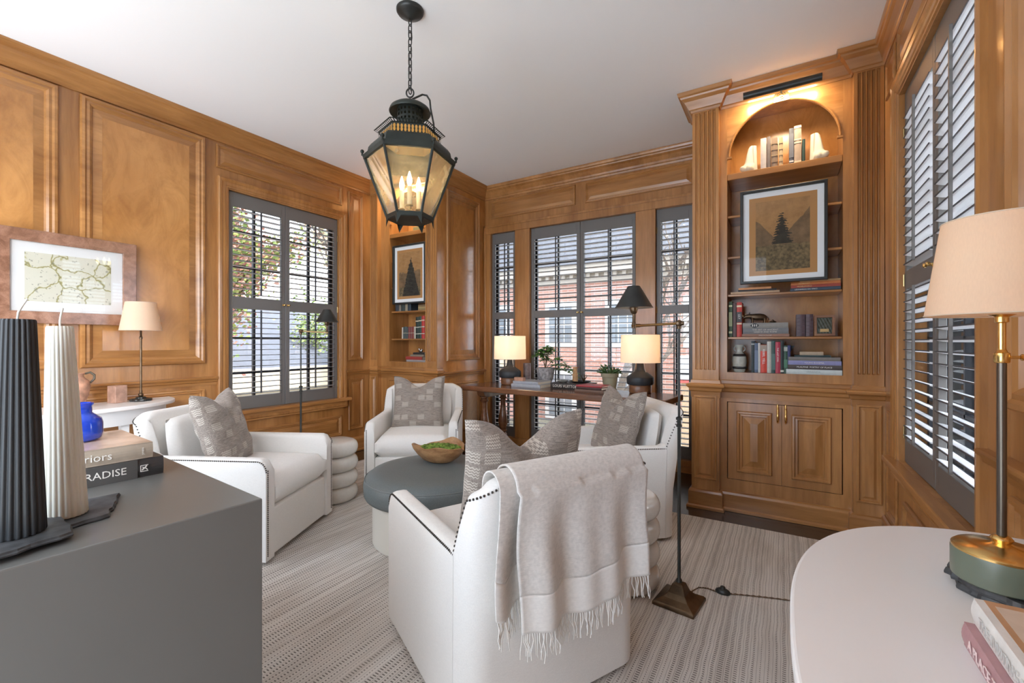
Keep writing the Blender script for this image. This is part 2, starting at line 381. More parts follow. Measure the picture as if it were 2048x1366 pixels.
white_ink = flat('white ink', (.85, .83, .78), .6); gold_ink = flat('gold foil', (.75, .55, .25), .35, .6); dark_ink = flat('dark ink', (.03, .03, .03), .6)

# ================================================================ SETTING
XL, XR, YB, YW, H = -4.0, .53, 3.46, 4.30, 3.0
XA, XB = -3.0, -.56          # bay between the two bookcases
TL = lambda u, z, w: (XL+w, u, z)
TR = lambda u, z, w: (XR-w, u, z)
TW = lambda u, z, w: (u, YW-w, z)
TA = lambda u, z, w: (XA+w, u, z)
def B(u0, u1, z0, z1, w0, w1, T, mb=None):
    mb = mb or MB()
    mb.add([(u0,z0,w0),(u1,z0,w0),(u1,z1,w0),(u0,z1,w0),(u0,z0,w1),(u1,z0,w1),(u1,z1,w1),(u0,z1,w1)],
           [(0,3,2,1),(4,5,6,7),(0,1,5,4),(1,2,6,5),(2,3,7,6),(3,0,4,7)], T); return mb
def wallbox(mb, T, u0, u1, holes, th=.13):
    us = sorted({u0, u1, *[h[0] for h in holes], *[h[1] for h in holes]})
    for a, b_ in zip(us, us[1:]):
        hh = [h for h in holes if h[0] <= a+1e-6 and h[1] >= b_-1e-6]
        if hh: h = hh[0]; B(a, b_, 0, h[2], -th, 0, T, mb); B(a, b_, h[3], H, -th, 0, T, mb)
        else: B(a, b_, 0, H, -th, 0, T, mb)
YS = -.52
mb = MB(); mb.box(XL-.13, XR+.13, YS, YW+.13, -.1, 0); mb.build('floor', wood_floor, kind='structure')
mb = MB(); mb.box(XL-.13, XR+.13, YS, YW+.13, H, H+.1); mb.build('ceiling', ceil_m, kind='structure')
LW = (1.942, 3.03, .61, 2.489); RW = (1.93, 3.00, .585, 2.478)
mb = MB(); mb.box(XL-.13, XR+.13, YS-.13, YS, 2.45, H); mb.box(XL-.13, XL+.2, YS-.13, YS, 0, 2.45); mb.box(-.2, XR+.13, YS-.13, YS, 0, 2.45); mb.build('light_block_back', ceil_m, kind='structure')  # unseen wall pieces added behind the camera to cut light from there
mb = MB(); wallbox(mb, TL, YS, YB+.45, [LW]); mb.build('wall_left', wood_v, kind='structure')
mb = MB(); wallbox(mb, TR, YS, YB+.45, [RW]); mb.build('wall_right', wood_v, kind='structure')
BW = [(-2.906, -2.572), (-2.384, -1.210), (-1.022, -.688)]
mb = MB(); wallbox(mb, TW, XA-.13, XB+.13, [(a, b_, .12, 2.46) for a, b_ in BW]); mb.build('wall_window_bay', wood_v, kind='structure')
mb = MB(); B(YB-.006, YW, 0, H, -.1, 0, TA, mb); mb.build('wall_bay_left', wood_ply, kind='structure')
mb = MB(); mb.box(XB+.012, XR+.13, YB+.40, YB+.50, 0, H); mb.build('wall_behind_bookcase_right', wood_v, kind='structure')
mb = MB(); mb.box(XL-.13, XA-.05, YB+.40, YB+.50, 0, H); mb.build('wall_behind_bookcase_left', wood_v, kind='structure')
mb = MB(); mb.box(XB, XB+.02, YB+.05, YW, 0, H); mb.build('wall_bay_right', wood_v, kind='structure')

# panel mouldings -------------------------------------------------
bolec = [(0, 0), (0, .012), (.006, .022), (.018, .024), (.028, .016), (.040, .019), (.052, .012), (.060, .003), (.075, .001), (.078, -.0)]
def bigpanel(T, u0, u1, z0, z1, mat=None):
    m1 = MB(); m1.rframe(u0, u1, z0, z1, [(0, .001), (0, .014), (.008, .026), (.022, .028), (.032, .018), (.046, .022), (.058, .014), (.066, .004), (.068, .004)], T)
    m1.rframe(u0+.066, u1-.066, z0+.066, z1-.066, [(0, .004), (.045, .012), (.048, .0125)], T); return m1
def raised(m1, T, u0, u1, z0, z1, k=1.0):
    m1.rframe(u0, u1, z0, z1, [(0, .001), (0, .010*k), (.005*k, .018*k), (.015*k, .019*k), (.022*k, .010*k), (.030*k, .012*k), (.036*k, .003), (.044*k, .003), (.075*k, .014*k), (.078*k, .0145*k)], T, True)
trim = [0]
def T_(mb, mat, **k):
    trim[0] += 1; return mb.build('trim_%d' % trim[0], mat, kind='structure', **k)
# left wall upper panels
for u0, u1 in ((-.02, .914), (1.015, 1.765)):
    T_(bigpanel(TL, u0, u1, 1.025, 2.855), wood_y)
    m1 = MB(); B(u0+.108, u1-.108, 1.133, 2.747, .0, .0115, TL, m1); T_(m1, wood_ply)
m1 = MB(); raised(m1, TL, 1.848, 3.072, 2.648, 2.842, .8); T_(m1, wood_y)
m1 = MB(); raised(m1, TL, 3.155, 3.350, 1.0, 2.825, .85); raised(m1, TL, 3.158, 3.352, .245, .80, .85); T_(m1, wood_v)
m1 = MB(); raised(m1, TL, 1.90, 3.07, .21, .425, .9)
for u0, u1 in ((-.02, .914), (1.015, 1.765)): raised(m1, TL, u0, u1, .24, .825, 1.0)
T_(m1, wood_y)
# bay side panel
T_(bigpanel(TA, 3.585, 4.17, 1.0, 2.80), wood_v); m1 = MB(); B(3.69, 4.065, 1.107, 2.693, 0, .0115, TA, m1); T_(m1, wood_ply)
m1 = MB(); m1.rframe(3.585, 4.17, .22, .77, [(0, 0), (0, .012), (.01, .02), (.02, .02), (.03, .006), (.032, .0055)], TA, True); T_(m1, wood_ply)
# frieze panels over bay windows
m1 = MB(); raised(m1, TW, -2.906, -1.846, 2.635, 2.845, .75); raised(m1, TW, -1.735, -.69, 2.635, 2.845, .75); T_(m1, wood_x)
# right wall panels (near the white table) and frieze
m1 = MB(); raised(m1, TR, 1.93, 3.05, 2.62, 2.83, .8); raised(m1, TR, 3.14, 3.38, 2.62, 2.83, .6); T_(m1, wood_y)
T_(bigpanel(TR, .72, 1.70, 1.02, 2.85), wood_v); m1 = MB(); B(.828, 1.592, 1.128, 2.742, 0, .0115, TR, m1); T_(m1, wood_ply)
m1 = MB(); raised(m1, TR, .72, 1.70, .24, .79); raised(m1, TR, 1.98, 2.92, .17, .40, .9); raised(m1, TR, 3.1, 3.35, .2, .8, .6); T_(m1, wood_y)
# window casings ---------------------------------------------------
casing = [(-.088, 0), (-.088, .030), (-.078, .036), (-.060, .032), (-.052, .026), (-.03, .026), (-.024, .021), (-.012, .021), (-.008, .014), (.001, .014), (.001, -.13)]
def window_casing(T, h, mat, sill=True):
    m1 = MB(); m1.rframe(h[0], h[1], h[2], h[3], casing, T); o = T_(m1, mat)
    if sill:
        m2 = MB(); B(h[0]-.13, h[1]+.13, h[2]-.032, h[2], -.02, .065, T, m2); B(h[0]-.10, h[1]+.10, h[2]-.10, h[2]-.032, 0, .03, T, m2); T_(m2, wood_y, bevel=.006)
window_casing(TL, LW, wood_v); window_casing(TR, RW, wood_v)
m1 = MB()
hz = [(XA+.02, XB-.005)]
B(XA+.005, XB-.002, 2.46, 2.545, 0, .028, TW, m1); B(XA+.005, XB-.002, .06, .12, 0, .035, TW, m1)
for a, b_ in ((XA+.005, -2.906), (-2.572, -2.384), (-1.210, -1.022), (-.688, XB-.002)): B(a, b_, .12, 2.46, 0, .024, TW, m1)
B(XA+.005, XB-.002, 2.53, 2.555, 0, .036, TW, m1); B(XA+.005, XA+.03, .12, 2.555, 0, .036, TW, m1)
T_(m1, wood_v, bevel=.004)
m1 = MB()
for a, b_ in BW: m1.rframe(a, b_, .12, 2.46, [(.001, .0242), (.001, -.13)], TW)
T_(m1, wood_v)
# wide flat stile beside the right window
m1 = MB(); B(1.735, 1.845, .0, 2.86, 0, .012, TR, m1); T_(m1, wood_v)
# chair rails --------------------------------------------------------
rail = [(0, -.055), (.010, -.055), (.012, -.035), (.024, -.028), (.028, -.012), (.040, -.006), (.042, .004), (.036, .010), (0, .012)]
def rz(z): return [(o, z+q) for o, q in rail]
m1 = MB(); m1.run([(XL, YS), (XL, 1.852)], rz(.905), -1); m1.run([(XL, 3.118), (XL, YB)], rz(.885), -1)
m1.run([(XR, YS), (XR, 1.845)], rz(.875), 1); m1.run([(XA, YB+.05), (XA, YW)], rz(.872), -1); T_(m1, wood_y)
base_p = [(0, .005), (.030, .005), (.030, .022), (.020, .028), (.020, .135), (.014, .150), (.006, .158), (0, .158)]
for nm, pth, sd in (('left', [(XL, YS), (XL, YB)], -1), ('right', [(XR, YS), (XR, YB)], 1), ('bay', [(XA, YB+.05), (XA, YW), (XB, YW)], -1)):
    m1 = MB(); pp = base_p if nm != 'bay' else [(o, z*.45) for o, z in base_p]; m1.run(pth, pp, sd); m1.build('baseboard_'+nm, wood_y, kind='structure')
# crown: left wall, bay, right wall ----------------------------------
crown = [(0, -.135), (.010, -.135), (.014, -.118), (.022, -.112), (.030, -.095), (.055, -.060), (.075, -.045), (.080, -.034), (.092, -.028), (.098, -.012), (.100, 0), (0, 0)]
m1 = MB(); cz = [(o, H-.001+z) for o, z in crown]
m1.run([(XL, YS), (XL, YB-.012)], cz, -1); m1.run([(XA, YB-.012), (XA, YW), (XB, YW)], cz, -1)
m1.run([(XR, YS), (XR, YB-.012)], [(o*.6, z) for o, z in cz], 1)
T_(m1, wood_y)

# ---------------------------------------------------------------- windows with sash, glass; shutters
def window(n, T, h, cols, rows, meet):
    o = MB(); u0, u1, z0, z1 = h; d0, d1 = -.125, -.095
    B(u0, u0+.035, z0, z1, d0, d1, T, o); B(u1-.035, u1, z0, z1, d0, d1, T, o); B(u0, u1, z0, z0+.05, d0, d1, T, o); B(u0, u1, z1-.04, z1, d0, d1, T, o); B(u0, u1, meet-.02, meet+.02, d0, d1, T, o)
    for i in range(1, cols): u = u0+(u1-u0)*i/cols; B(u-.009, u+.009, z0, z1, d0, d1, T, o)
    for i in range(1, rows): z = z0+(z1-z0)*i/rows; B(u0, u1, z-.008, z+.008, d0, d1, T, o)
    w = o.build('window_%d' % n, sash_m, kind='structure')
    g = MB(); B(u0+.03, u1-.03, z0+.03, z1-.03, -.112, -.109, T, g); g.build('glass_pane', pane_m, parent=w)
window(1, TL, LW, 4, 6, 1.54)
for i, (a, b_) in enumerate(BW): window(2+i, TW, (a, b_, .12, 2.46), 2 if i != 1 else 4, 6, 1.50)
window(5, TR, RW, 4, 6, 1.53)
# brass cremone knob, shutter leaf
def shutter(T, u0, u1, z0, z1, zm0, zm1, label, group, tilt=0, knob=0, w0=-.022, rodoff=.018, hinge=0):
    th, st = .026, .040
    root = thing('plantation_shutter', label, 'shutter', T((u0+u1)/2, z0, w0), 0, group)
    Mi = Matrix.Translation(root.location).inverted(); TT = lambda u, z, w: Mi @ Vector(T(u, z, w))
    f = MB(); g = .0015
    B(u0+g, u0+st, z0+g, z1-g, w0-th/2, w0+th/2, TT, f); B(u1-st, u1-g, z0+g, z1-g, w0-th/2, w0+th/2, TT, f)
    B(u0+st, u1-st, z1-.120, z1-g, w0-th/2, w0+th/2, TT, f); B(u0+st, u1-st, z0+g, z0+.112, w0-th/2, w0+th/2, TT, f); B(u0+st, u1-st, zm0, zm1, w0-th/2, w0+th/2, TT, f)
    f.build('frame', grey_paint, root, bevel=.002, seg=1)
    for nm, a, b_ in (('lower', z0+.112, zm0), ('upper', zm1, z1-.120)):
        n = max(2, int(round((b_-a)/.0485))); dz = (b_-a)/n; lv = MB()
        for i in range(n):
            zc = a+dz*(i+.5)
            hw, ht = .0255, .0034; sec = [(-hw, 0), (-hw*.6, ht*.75), (0, ht), (hw*.6, ht*.75), (hw, 0), (hw*.6, -ht*.75), (0, -ht), (-hw*.6, -ht*.75)]
            sec = [(w_*cos(tilt)-q*sin(tilt), w_*sin(tilt)+q*cos(tilt)) for w_, q in sec]
            vs = [(u, zc+q, w0+w_) for u in (u0+st+.001, u1-st-.001) for w_, q in sec]
            lv.add(vs, [tuple(range(8)), tuple(range(15, 7, -1))]+[(k, 8+k, 8+(k+1) % 8, (k+1) % 8) for k in range(8)], TT)
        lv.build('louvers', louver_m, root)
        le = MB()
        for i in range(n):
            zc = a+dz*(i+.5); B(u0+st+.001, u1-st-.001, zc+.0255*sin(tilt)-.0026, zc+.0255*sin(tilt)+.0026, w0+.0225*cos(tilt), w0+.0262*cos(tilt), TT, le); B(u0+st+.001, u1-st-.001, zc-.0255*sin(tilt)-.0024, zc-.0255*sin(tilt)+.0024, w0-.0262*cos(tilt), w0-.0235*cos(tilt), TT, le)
        le.build('louver_edge_shade', edge_m, root)  # added strips, their dark colour stands for backlit louver edges
        rd = MB(); uc = (u0+u1)/2+rodoff; B(uc-.006, uc+.006, a+.02, b_-.005, w0+.026, w0+.036, TT, rd); rd.build('tilt_rod', grey_paint if T is TR else edge_m, root)
    if knob:
        kb = MB(); uk = u1-st/2-.002 if knob > 0 else u0+st/2+.002; zk = (zm0+zm1)/2+.005
        c = TT(uk, zk, w0+th/2); out = (Vector(TT(uk, zk, w0+1))-Vector(TT(uk, zk, w0))).normalized(); q = Vector((0, 0, 1)).rotation_difference(out).to_matrix().to_4x4()
        kb.lathe([(.0, 0), (.010, 0), (.010, .003), (.004, .006), (.004, .020), (.009, .024), (.010, .030), (.006, .035), (0, .036)], 12, T=Matrix.Translation(c) @ q)
        kb.build('knob', brass, root, smooth=40)
    if hinge:
        uh = u0+.004 if hinge > 0 else u1-.004
        for zz in (z0+.15, (zm0+zm1)/2, z1-.2): hb = MB(); hb.tube([TT(uh, zz-.03, w0+th/2+.004), TT(uh, zz+.03, w0+th/2+.004)], .0045); hb.build('hinge', brassd, root)
G1, G2, G3 = 'grey shutters on the left window', 'grey shutters in the window bay', 'grey shutters on the right wall window'
um = 2.4555
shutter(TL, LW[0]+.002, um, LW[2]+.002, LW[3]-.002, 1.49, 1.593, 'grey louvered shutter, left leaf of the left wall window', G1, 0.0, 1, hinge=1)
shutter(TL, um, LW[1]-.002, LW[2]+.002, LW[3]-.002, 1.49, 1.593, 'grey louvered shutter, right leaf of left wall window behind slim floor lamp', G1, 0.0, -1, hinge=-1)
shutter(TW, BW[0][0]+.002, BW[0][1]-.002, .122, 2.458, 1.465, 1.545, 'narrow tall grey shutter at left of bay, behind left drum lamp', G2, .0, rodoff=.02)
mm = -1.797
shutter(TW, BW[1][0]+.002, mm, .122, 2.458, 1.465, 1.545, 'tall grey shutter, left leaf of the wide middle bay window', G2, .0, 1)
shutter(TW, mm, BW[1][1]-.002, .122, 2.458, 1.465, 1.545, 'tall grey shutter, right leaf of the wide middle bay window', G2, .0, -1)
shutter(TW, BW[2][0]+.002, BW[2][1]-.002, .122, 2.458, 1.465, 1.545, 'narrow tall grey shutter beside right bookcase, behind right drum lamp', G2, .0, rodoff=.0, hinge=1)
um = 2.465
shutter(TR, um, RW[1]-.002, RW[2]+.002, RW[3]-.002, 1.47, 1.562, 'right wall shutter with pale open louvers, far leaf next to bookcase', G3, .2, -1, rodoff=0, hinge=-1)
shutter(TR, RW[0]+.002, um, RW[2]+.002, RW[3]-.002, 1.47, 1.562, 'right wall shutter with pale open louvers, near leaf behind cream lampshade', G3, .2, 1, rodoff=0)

# ---------------------------------------------------------------- bookcases
def fluted(mb, u0, u1, z0, z1, w, T, n, fz0, fz1):
    # front face with n vertical half-round flutes that stop short at both ends
    m_ = .016; pitch = (u1-u0-2*m_)/n; fw = pitch*.38; K = 6
    us, dp = [u0], [0]
    for i in range(n):
        c = u0+m_+pitch*(i+.5)
        for k in range(-K, K+1): us.append(c+fw*k/K); dp.append(sqrt(max(0, 1-(k/K)**2)))
    us.append(u1); dp.append(0)
    rows = [(z0, 0), (fz0, 0)]+[(fz0+fw*(1-cos(t*pi/8)), sin(t*pi/8)) for t in range(1, 5)]+[(fz1-fw*(1-cos(t*pi/8)), sin(t*pi/8)) for t in range(4, 0, -1)]+[(fz1, 0), (z1, 0)]
    vs = []
    for zz, s_ in rows:
        for u, d in zip(us, dp): vs.append((u, zz, w-min(d, s_)*.013))
    nu = len(us); fs = [(j*nu+i, j*nu+i+1, (j+1)*nu+i+1, (j+1)*nu+i) for j in range(len(rows)-1) for i in range(nu-1)]
    mb.add(vs, fs, T)
    mb.add([(u0, z0, 0), (u0, z0, w), (u0, z1, w), (u0, z1, 0)], [(0, 1, 2, 3)], T); mb.add([(u1, z0, 0), (u1, z0, w), (u1, z1, w), (u1, z1, 0)], [(0, 1, 2, 3)], T)
def bookcase(xa, xb, oa, ob, pl, pr, label, back, nl, nr, leftface=True):
    # xa..xb overall; oa..ob opening; pl / pr: pilaster extents; faces: centre at YC, pilasters 50 mm proud
    YC = YB+.045; PW = .055
    root = thing('built_in_bookcase', label, 'bookcase', ((xa+xb)/2, YC, 0), 0, 'built-in bookcases beside the window bay')
    T = lambda u, z, w: Vector((u-(xa+xb)/2, -w, z))
    zo0, zo1, zspring, ztop = .985, 2.52, 2.52, 2.83
    c = MB()   # carcass with face frame
    B(xa, oa, 0, H, -.02, 0, T, c); B(ob, xb, 0, H, -.02, 0, T, c); B(oa, ob, .90, zo0, -.02, 0, T, c); B(oa, ob, 0, .225, -.02, 0, T, c)
    B(oa, ob, .775, .8995, -.02, 0, T, c)
    B(oa-.02, oa, .225, 2.9, -back, -.0205, T, c); B(ob, ob+.02, .225, 2.9, -back, -.0205, T, c); B(oa, ob, zo0-.02, zo0, -back, -.0205, T, c); B(oa, ob, 2.88, 2.9, -back, -.02, T, c)
    B(oa-.02, ob+.02, .200, .224, -back, -.0205, T, c); c.build('carcass', wood_v, root)
    c = MB(); B(oa, ob, .225, 2.9, -back-.015, -back, T, c); c.build('back_panel', wood_ply, root)
    # arched spandrel
    c = MB(); uc = (oa+ob)/2; ra = (ob-oa)/2-.018; n = 40
    for w0, w1 in ((0, -.02),):
        pts = [(uc+ra*cos(pi-pi*i/n), zspring+ (ztop-zspring)*sin(pi-pi*i/n)) for i in range(n+1)]
        vs = []; fs = []
        for (u, z) in pts: vs += [(u, z, w0), (u, H, w0), (u, z, w1)]
        for i in range(n): a = 3*i; fs += [(a, a+3, a+4, a+1), (a, a+2, a+5, a+3)]
        c.add(vs, fs, T)
        for s0, s1 in ((oa, uc-ra), (uc+ra, ob)): B(s0, s1, zspring, H, w1, w0, T, c)
    for (u0, u1, u2, u3) in ((),) if False else (): pass
    c.build('arch_panel', wood_x, root)
    c = MB(); pr_ = [(uc+(ra+.006)*cos(pi-pi*i/n), zspring+(ztop-zspring+.006)*sin(pi-pi*i/n), .002) for i in range(n+1)]
    c.tube([T(*p) for p in pr_], .006, 6); B(oa, uc-ra+.012, zspring-.014, zspring, -.02, .006, T, c); B(uc+ra-.012, ob, zspring-.014, zspring, -.02, .006, T, c)
    c.build('arch_bead', wood_x, root)
    # shelves
    for z, t in ((2.40, .045), (2.105, .016), (1.812, .016), (1.541, .016), (1.236, .016)):
        c = MB(); d = -.004 if t > .03 else -.03
        if t > .03: B(oa+.001, ob-.001, z-t, z, -back+.001, d, T, c)
        else: B(oa+.001, ob-.001, z-t, z, -back+.001, d, T, c)
        c.build('shelf', wood_x, root, bevel=.003, seg=1)
    # doors
    for s_ in (0, 1):
        a, b_ = (oa+.006, uc-.001) if s_ == 0 else (uc+.001, ob-.006)
        d = MB(); B(a, b_, .229, .771, -.02, .002, T, d); d.rframe(a+.055, b_-.055, .285, .715, [(0, .002), (0, .012), (.005, .021), (.016, .022), (.022, .013), (.034, .014), (.04, .004), (.044, .004), (.084, .018), (.086, .0185)], T, True)
        do = d.build('door', wood_v, root)
        h = MB(); uh = (b_-.022) if s_ == 0 else (a+.022); zc = .705
        h.ball(T(uh, zc+.045, .010), .008, 10, 6); h.ball(T(uh, zc-.045, .010), .007, 10, 6)
        h.tube([T(uh, zc+.055, .006), T(uh, zc+.03, .010), T(uh, zc+.01, .026), T(uh, zc-.02, .030), T(uh, zc-.04, .018), T(uh, zc-.055, .006)], [.006, .008, .006, .008, .006, .004], 10)
        h.tube([T(uh, zc+.07, .004), T(uh, zc+.045, .006)], .006, 8)
        h.build('handle', brass, do, smooth=50)
    # pilasters
    for (a, b_), nf in ((pl, nl), (pr, nr)):
        p = MB(); fluted(p, a, b_, .92, 2.875, PW, T, nf, 1.0, 2.862); p.build('fluted_pilaster', wood_v, root)
        p = MB(); B(a-.004, b_+.004, .125, .885, 0, PW+.006, T, p)
        p.rframe(a+.012, b_-.012, .215, .815, [(0, PW+.007), (0, PW+.016), (.006, PW+.02), (.012, PW+.02), (.018, PW+.009), (.026, PW+.009), (.04, PW+.017), (.042, PW+.017)], T, True)
        p.build('pilaster_base', wood_v, root)
    a0, a1 = pl; b0, b1 = pr; ox = (xa+xb)/2
    def path(extra=0):
        s0 = xa if abs(a0-xa) < .02 else a0
        P_ = []
        if leftface: P_ += [(a0-ox-.003, back)]
        P_ += [(a0-ox-.003, -PW), (a1-ox+.003, -PW), (a1-ox+.003, 0), (b0-ox-.003, 0), (b0-ox-.003, -PW), (b1-ox+.003, -PW)]
        if not leftface: P_ += [(b1-ox+.003, .03)]
        return P_
    def runpart(nm, prof, mat):
        q = MB(); pth = path()
        q.run(pth, prof, -1); q.build(nm, mat, root)
    runpart('cornice', [(0, 2.87), (.006, 2.87), (.010, 2.885), (.018, 2.89), (.026, 2.905), (.046, 2.94), (.066, 2.957), (.070, 2.968), (.082, 2.974), (.088, 2.999), (0, 2.999)], wood_x)
    runpart('waist_moulding', [(0, .80), (.006, .80), (.008, .842), (.016, .850), (.020, .868), (.034, .880), (.036, .893), (.028, .900), (.010, .904), (.006, .925), (0, .93)], wood_x)
    runpart('plinth', [(0, .002), (.034, .002), (.034, .018), (.026, .026), (.022, .026), (.022, .118), (.016, .132), (.004, .140), (0, .140)], wood_x)
    return root, YC
bk, YC = bookcase(XB, XR-.001, -.336, .331, (-.56, -.385), (.380, .527), 'tall built-in maple bookcase right of the window bay, with two panelled doors', .30, 5, 5)
bl, _ = bookcase(XL+.001, XA-.0015, -3.745, -3.182, (-3.998, -3.875), (-3.160, -3.0003), 'built-in maple bookcase in the far left corner, behind armchair', .30, 4, 5, False)
sidef = MB(); sidef.box(XB-.0005, XB+.001, YB+.02, YB+.06, 0, H)

# ---------------------------------------------------------------- picture lights
def picture_light(x, z, ln, label):
    r = thing('picture_light', label, 'picture light', (x, YC, z), 0, 'black picture lights over the arched niches')
    m1 = MB(); m1.box(-.045, .045, -.008, -.001, -.035, .035); m1.box(-.038, .038, -.011, -.008, -.028, .028); m1.build('wall_plate', brassd, r, bevel=.001)
    m1 = MB(); m1.lathe([(.0, 0), (.024, 0), (.026, .003), (.020, .006), (.014, .005), (.008, .009), (0, .010)], 20, T=Matrix.Translation((0, -.011, 0)) @ Matrix.Rotation(radians(90), 4, 'X')); m1.build('rosette', brass, r, smooth=40)
    m1 = MB(); m1.tube([(0, -.012, .01), (0, -.06, .035), (0, -.115, .026)], .006, 8); m1.build('arm', black_metal, r)
    m1 = MB(); pts = [(-.115-.024*cos(a), .006+.024*sin(a)) for a in [radians(q) for q in range(-100, 121, 20)]]
    n = len(pts); vs = [(-ln/2, y, zz) for y, zz in pts]+[(ln/2, y, zz) for y, zz in pts]
    m1.add(vs, [(i, i+1, n+i+1, n+i) for i in range(n-1)]+[tuple(range(n)), tuple(range(2*n-1, n-1, -1))]); o = m1.build('shade_bar', black_metal, r, smooth=40)
    sd = o.modifiers.new('t', 'SOLIDIFY'); sd.thickness = .002
    ld = bpy.data.lights.new('picture_light_bulb', 'AREA'); ld.shape = 'RECTANGLE'; ld.size = ln*.9; ld.size_y = .05; ld.energy = 4.2; ld.color = (1, .80, .55)
    lo = bpy.data.objects.new('picture_light_bulb', ld); COL.objects.link(lo); lo.parent = r; lo.location = (0, -.108, .004); lo.rotation_euler = (radians(16), 0, 0)
picture_light(-.005, 2.862, .44, 'black bar picture light above the right arched niche')
picture_light(-3.463, 2.862, .40, 'black picture light above far left niche, behind hanging lantern')

# ---------------------------------------------------------------- framed art
def art_material(kind):
    m, nt, b = nodes('art '+kind); b.inputs['Roughness'].default_value = .8
    t = nt.nodes.new('ShaderNodeTexCoord'); sp = nt.nodes.new('ShaderNodeSeparateXYZ'); nt.links.new(t.outputs['Object'], sp.inputs[0])
    def M(op, a, c=None):
        n = nt.nodes.new('ShaderNodeMath'); n.operation = op
        for i, q in enumerate((a, c)):
            if q is None: continue
            if isinstance(q, (int, float)): n.inputs[i].default_value = q
            else: nt.links.new(q, n.inputs[i])
        return n.outputs[0]
    x, z = sp.outputs[0], sp.outputs[2]
    n1 = N(nt, 'ShaderNodeTexNoise', Scale=14.0, Detail=8.0, Roughness=.7); nt.links.new(mapped(nt), n1.inputs['Vector'])
    n2 = N(nt, 'ShaderNodeTexNoise', Scale=60.0, Detail=4.0); nt.links.new(mapped(nt), n2.inputs['Vector'])
    nf = n1.outputs['Fac']
    if kind == 'map':
        v = nt.nodes.new('ShaderNodeTexVoronoi'); v.feature = 'DISTANCE_TO_EDGE'; v.inputs['Scale'].default_value = 7.0
        w = mapped(nt); ad = nt.nodes.new('ShaderNodeVectorMath'); ad.operation = 'ADD'; nn = N(nt, 'ShaderNodeTexNoise', Scale=12.0, Detail=3.0)
        nt.links.new(w, nn.inputs['Vector']); sc_ = nt.nodes.new('ShaderNodeVectorMath'); sc_.operation = 'SCALE'; sc_.inputs['Scale'].default_value = .12
        nt.links.new(nn.outputs['Color'], sc_.inputs[0]); nt.links.new(w, ad.inputs[0]); nt.links.new(sc_.outputs[0], ad.inputs[1]); nt.links.new(ad.outputs[0], v.inputs['Vector'])
        c = ramp(nt, v.outputs['Distance'], [(0, (.28, .25, .12)), (.02, (.5, .46, .22)), (.04, (.72, .70, .58)), (1, (.76, .74, .64))])
        sp2 = M('LESS_THAN', n2.outputs['Fac'], .36); mx = N(nt, 'ShaderNodeMix', data_type='RGBA'); nt.links.new(M('MULTIPLY', sp2, .55), mx.inputs[0]); nt.links.new(c, mx.inputs[6]); mx.inputs[7].default_value = (.22, .22, .16, 1)
        nt.links.new(mx.outputs[2], b.inputs['Base Color']); return m
    # landscape: sepia print, pale border, valley slopes, sky glow and dark conifer
    sky = ramp(nt, nf, [(.3, (.30, .15, .05)), (.7, (.48, .26, .10))])
    hill = ramp(nt, nf, [(.3, (.12, .075, .035)), (.7, (.26, .155, .075))])
    tree = ramp(nt, nf, [(.35, (.018, .014, .010)), (.7, (.055, .045, .028))])
    if kind == 'valley':
        ridge = M('ADD', M('MULTIPLY', M('ABSOLUTE', M('ADD', x, .02)), 1.15), -.07)
        ridge = M('MINIMUM', ridge, .13)
        inh = M('LESS_THAN', z, M('ADD', ridge, M('MULTIPLY', nf, .06)))
        hw = M('MULTIPLY', M('SUBTRACT', .155, z), .26)
        jag = M('MULTIPLY', M('SUBTRACT', M('FRACT', M('MULTIPLY', z, 58)), .5), -.022)
        intree = M('MULTIPLY', M('LESS_THAN', M('ABSOLUTE', x), M('ADD', M('ADD', hw, jag), M('MULTIPLY', M('SUBTRACT', n2.outputs['Fac'], .5), .075))), M('MULTIPLY', M("GREATER_THAN", z, -.06), M("LESS_THAN", z, .155)))
        low = M('LESS_THAN', z, M('ADD', -.09, M('MULTIPLY', nf, .05)))
    else:
        inh = M('LESS_THAN', z, M('ADD', M('MULTIPLY', nf, .25), -.10))
        intree = M('MULTIPLY', M('LESS_THAN', M('ABSOLUTE', M('SUBTRACT', x, .02)), M('ADD', M('MULTIPLY', M('SUBTRACT', .18, z), .30), M('MULTIPLY', M('SUBTRACT', n2.outputs['Fac'], .5), .06))), M('LESS_THAN', z, .18))
        low = M('LESS_THAN', z, -.14)
    def mixc(f, a, c):
        q = N(nt, 'ShaderNodeMix', data_type='RGBA'); nt.links.new(f, q.inputs[0]); nt.links.new(a, q.inputs[6]); nt.links.new(c, q.inputs[7]); return q.outputs[2]
    c = mixc(inh, sky, hill); c = mixc(low, c, ramp(nt, n2.outputs['Fac'], [(.35, (.09, .065, .03)), (.65, (.24, .165, .075))])); c = mixc(intree, c, tree)
    border = M('MAXIMUM', M('GREATER_THAN', M('ABSOLUTE', x), .155), M('GREATER_THAN', M('ABSOLUTE', z), .235))
    bord = N(nt, 'ShaderNodeRGB'); bord.outputs[0].default_value = (.47, .235, .08, 1)
    c = mixc(border, c, bord.outputs[0]); nt.links.new(c, b.inputs['Base Color']); return m
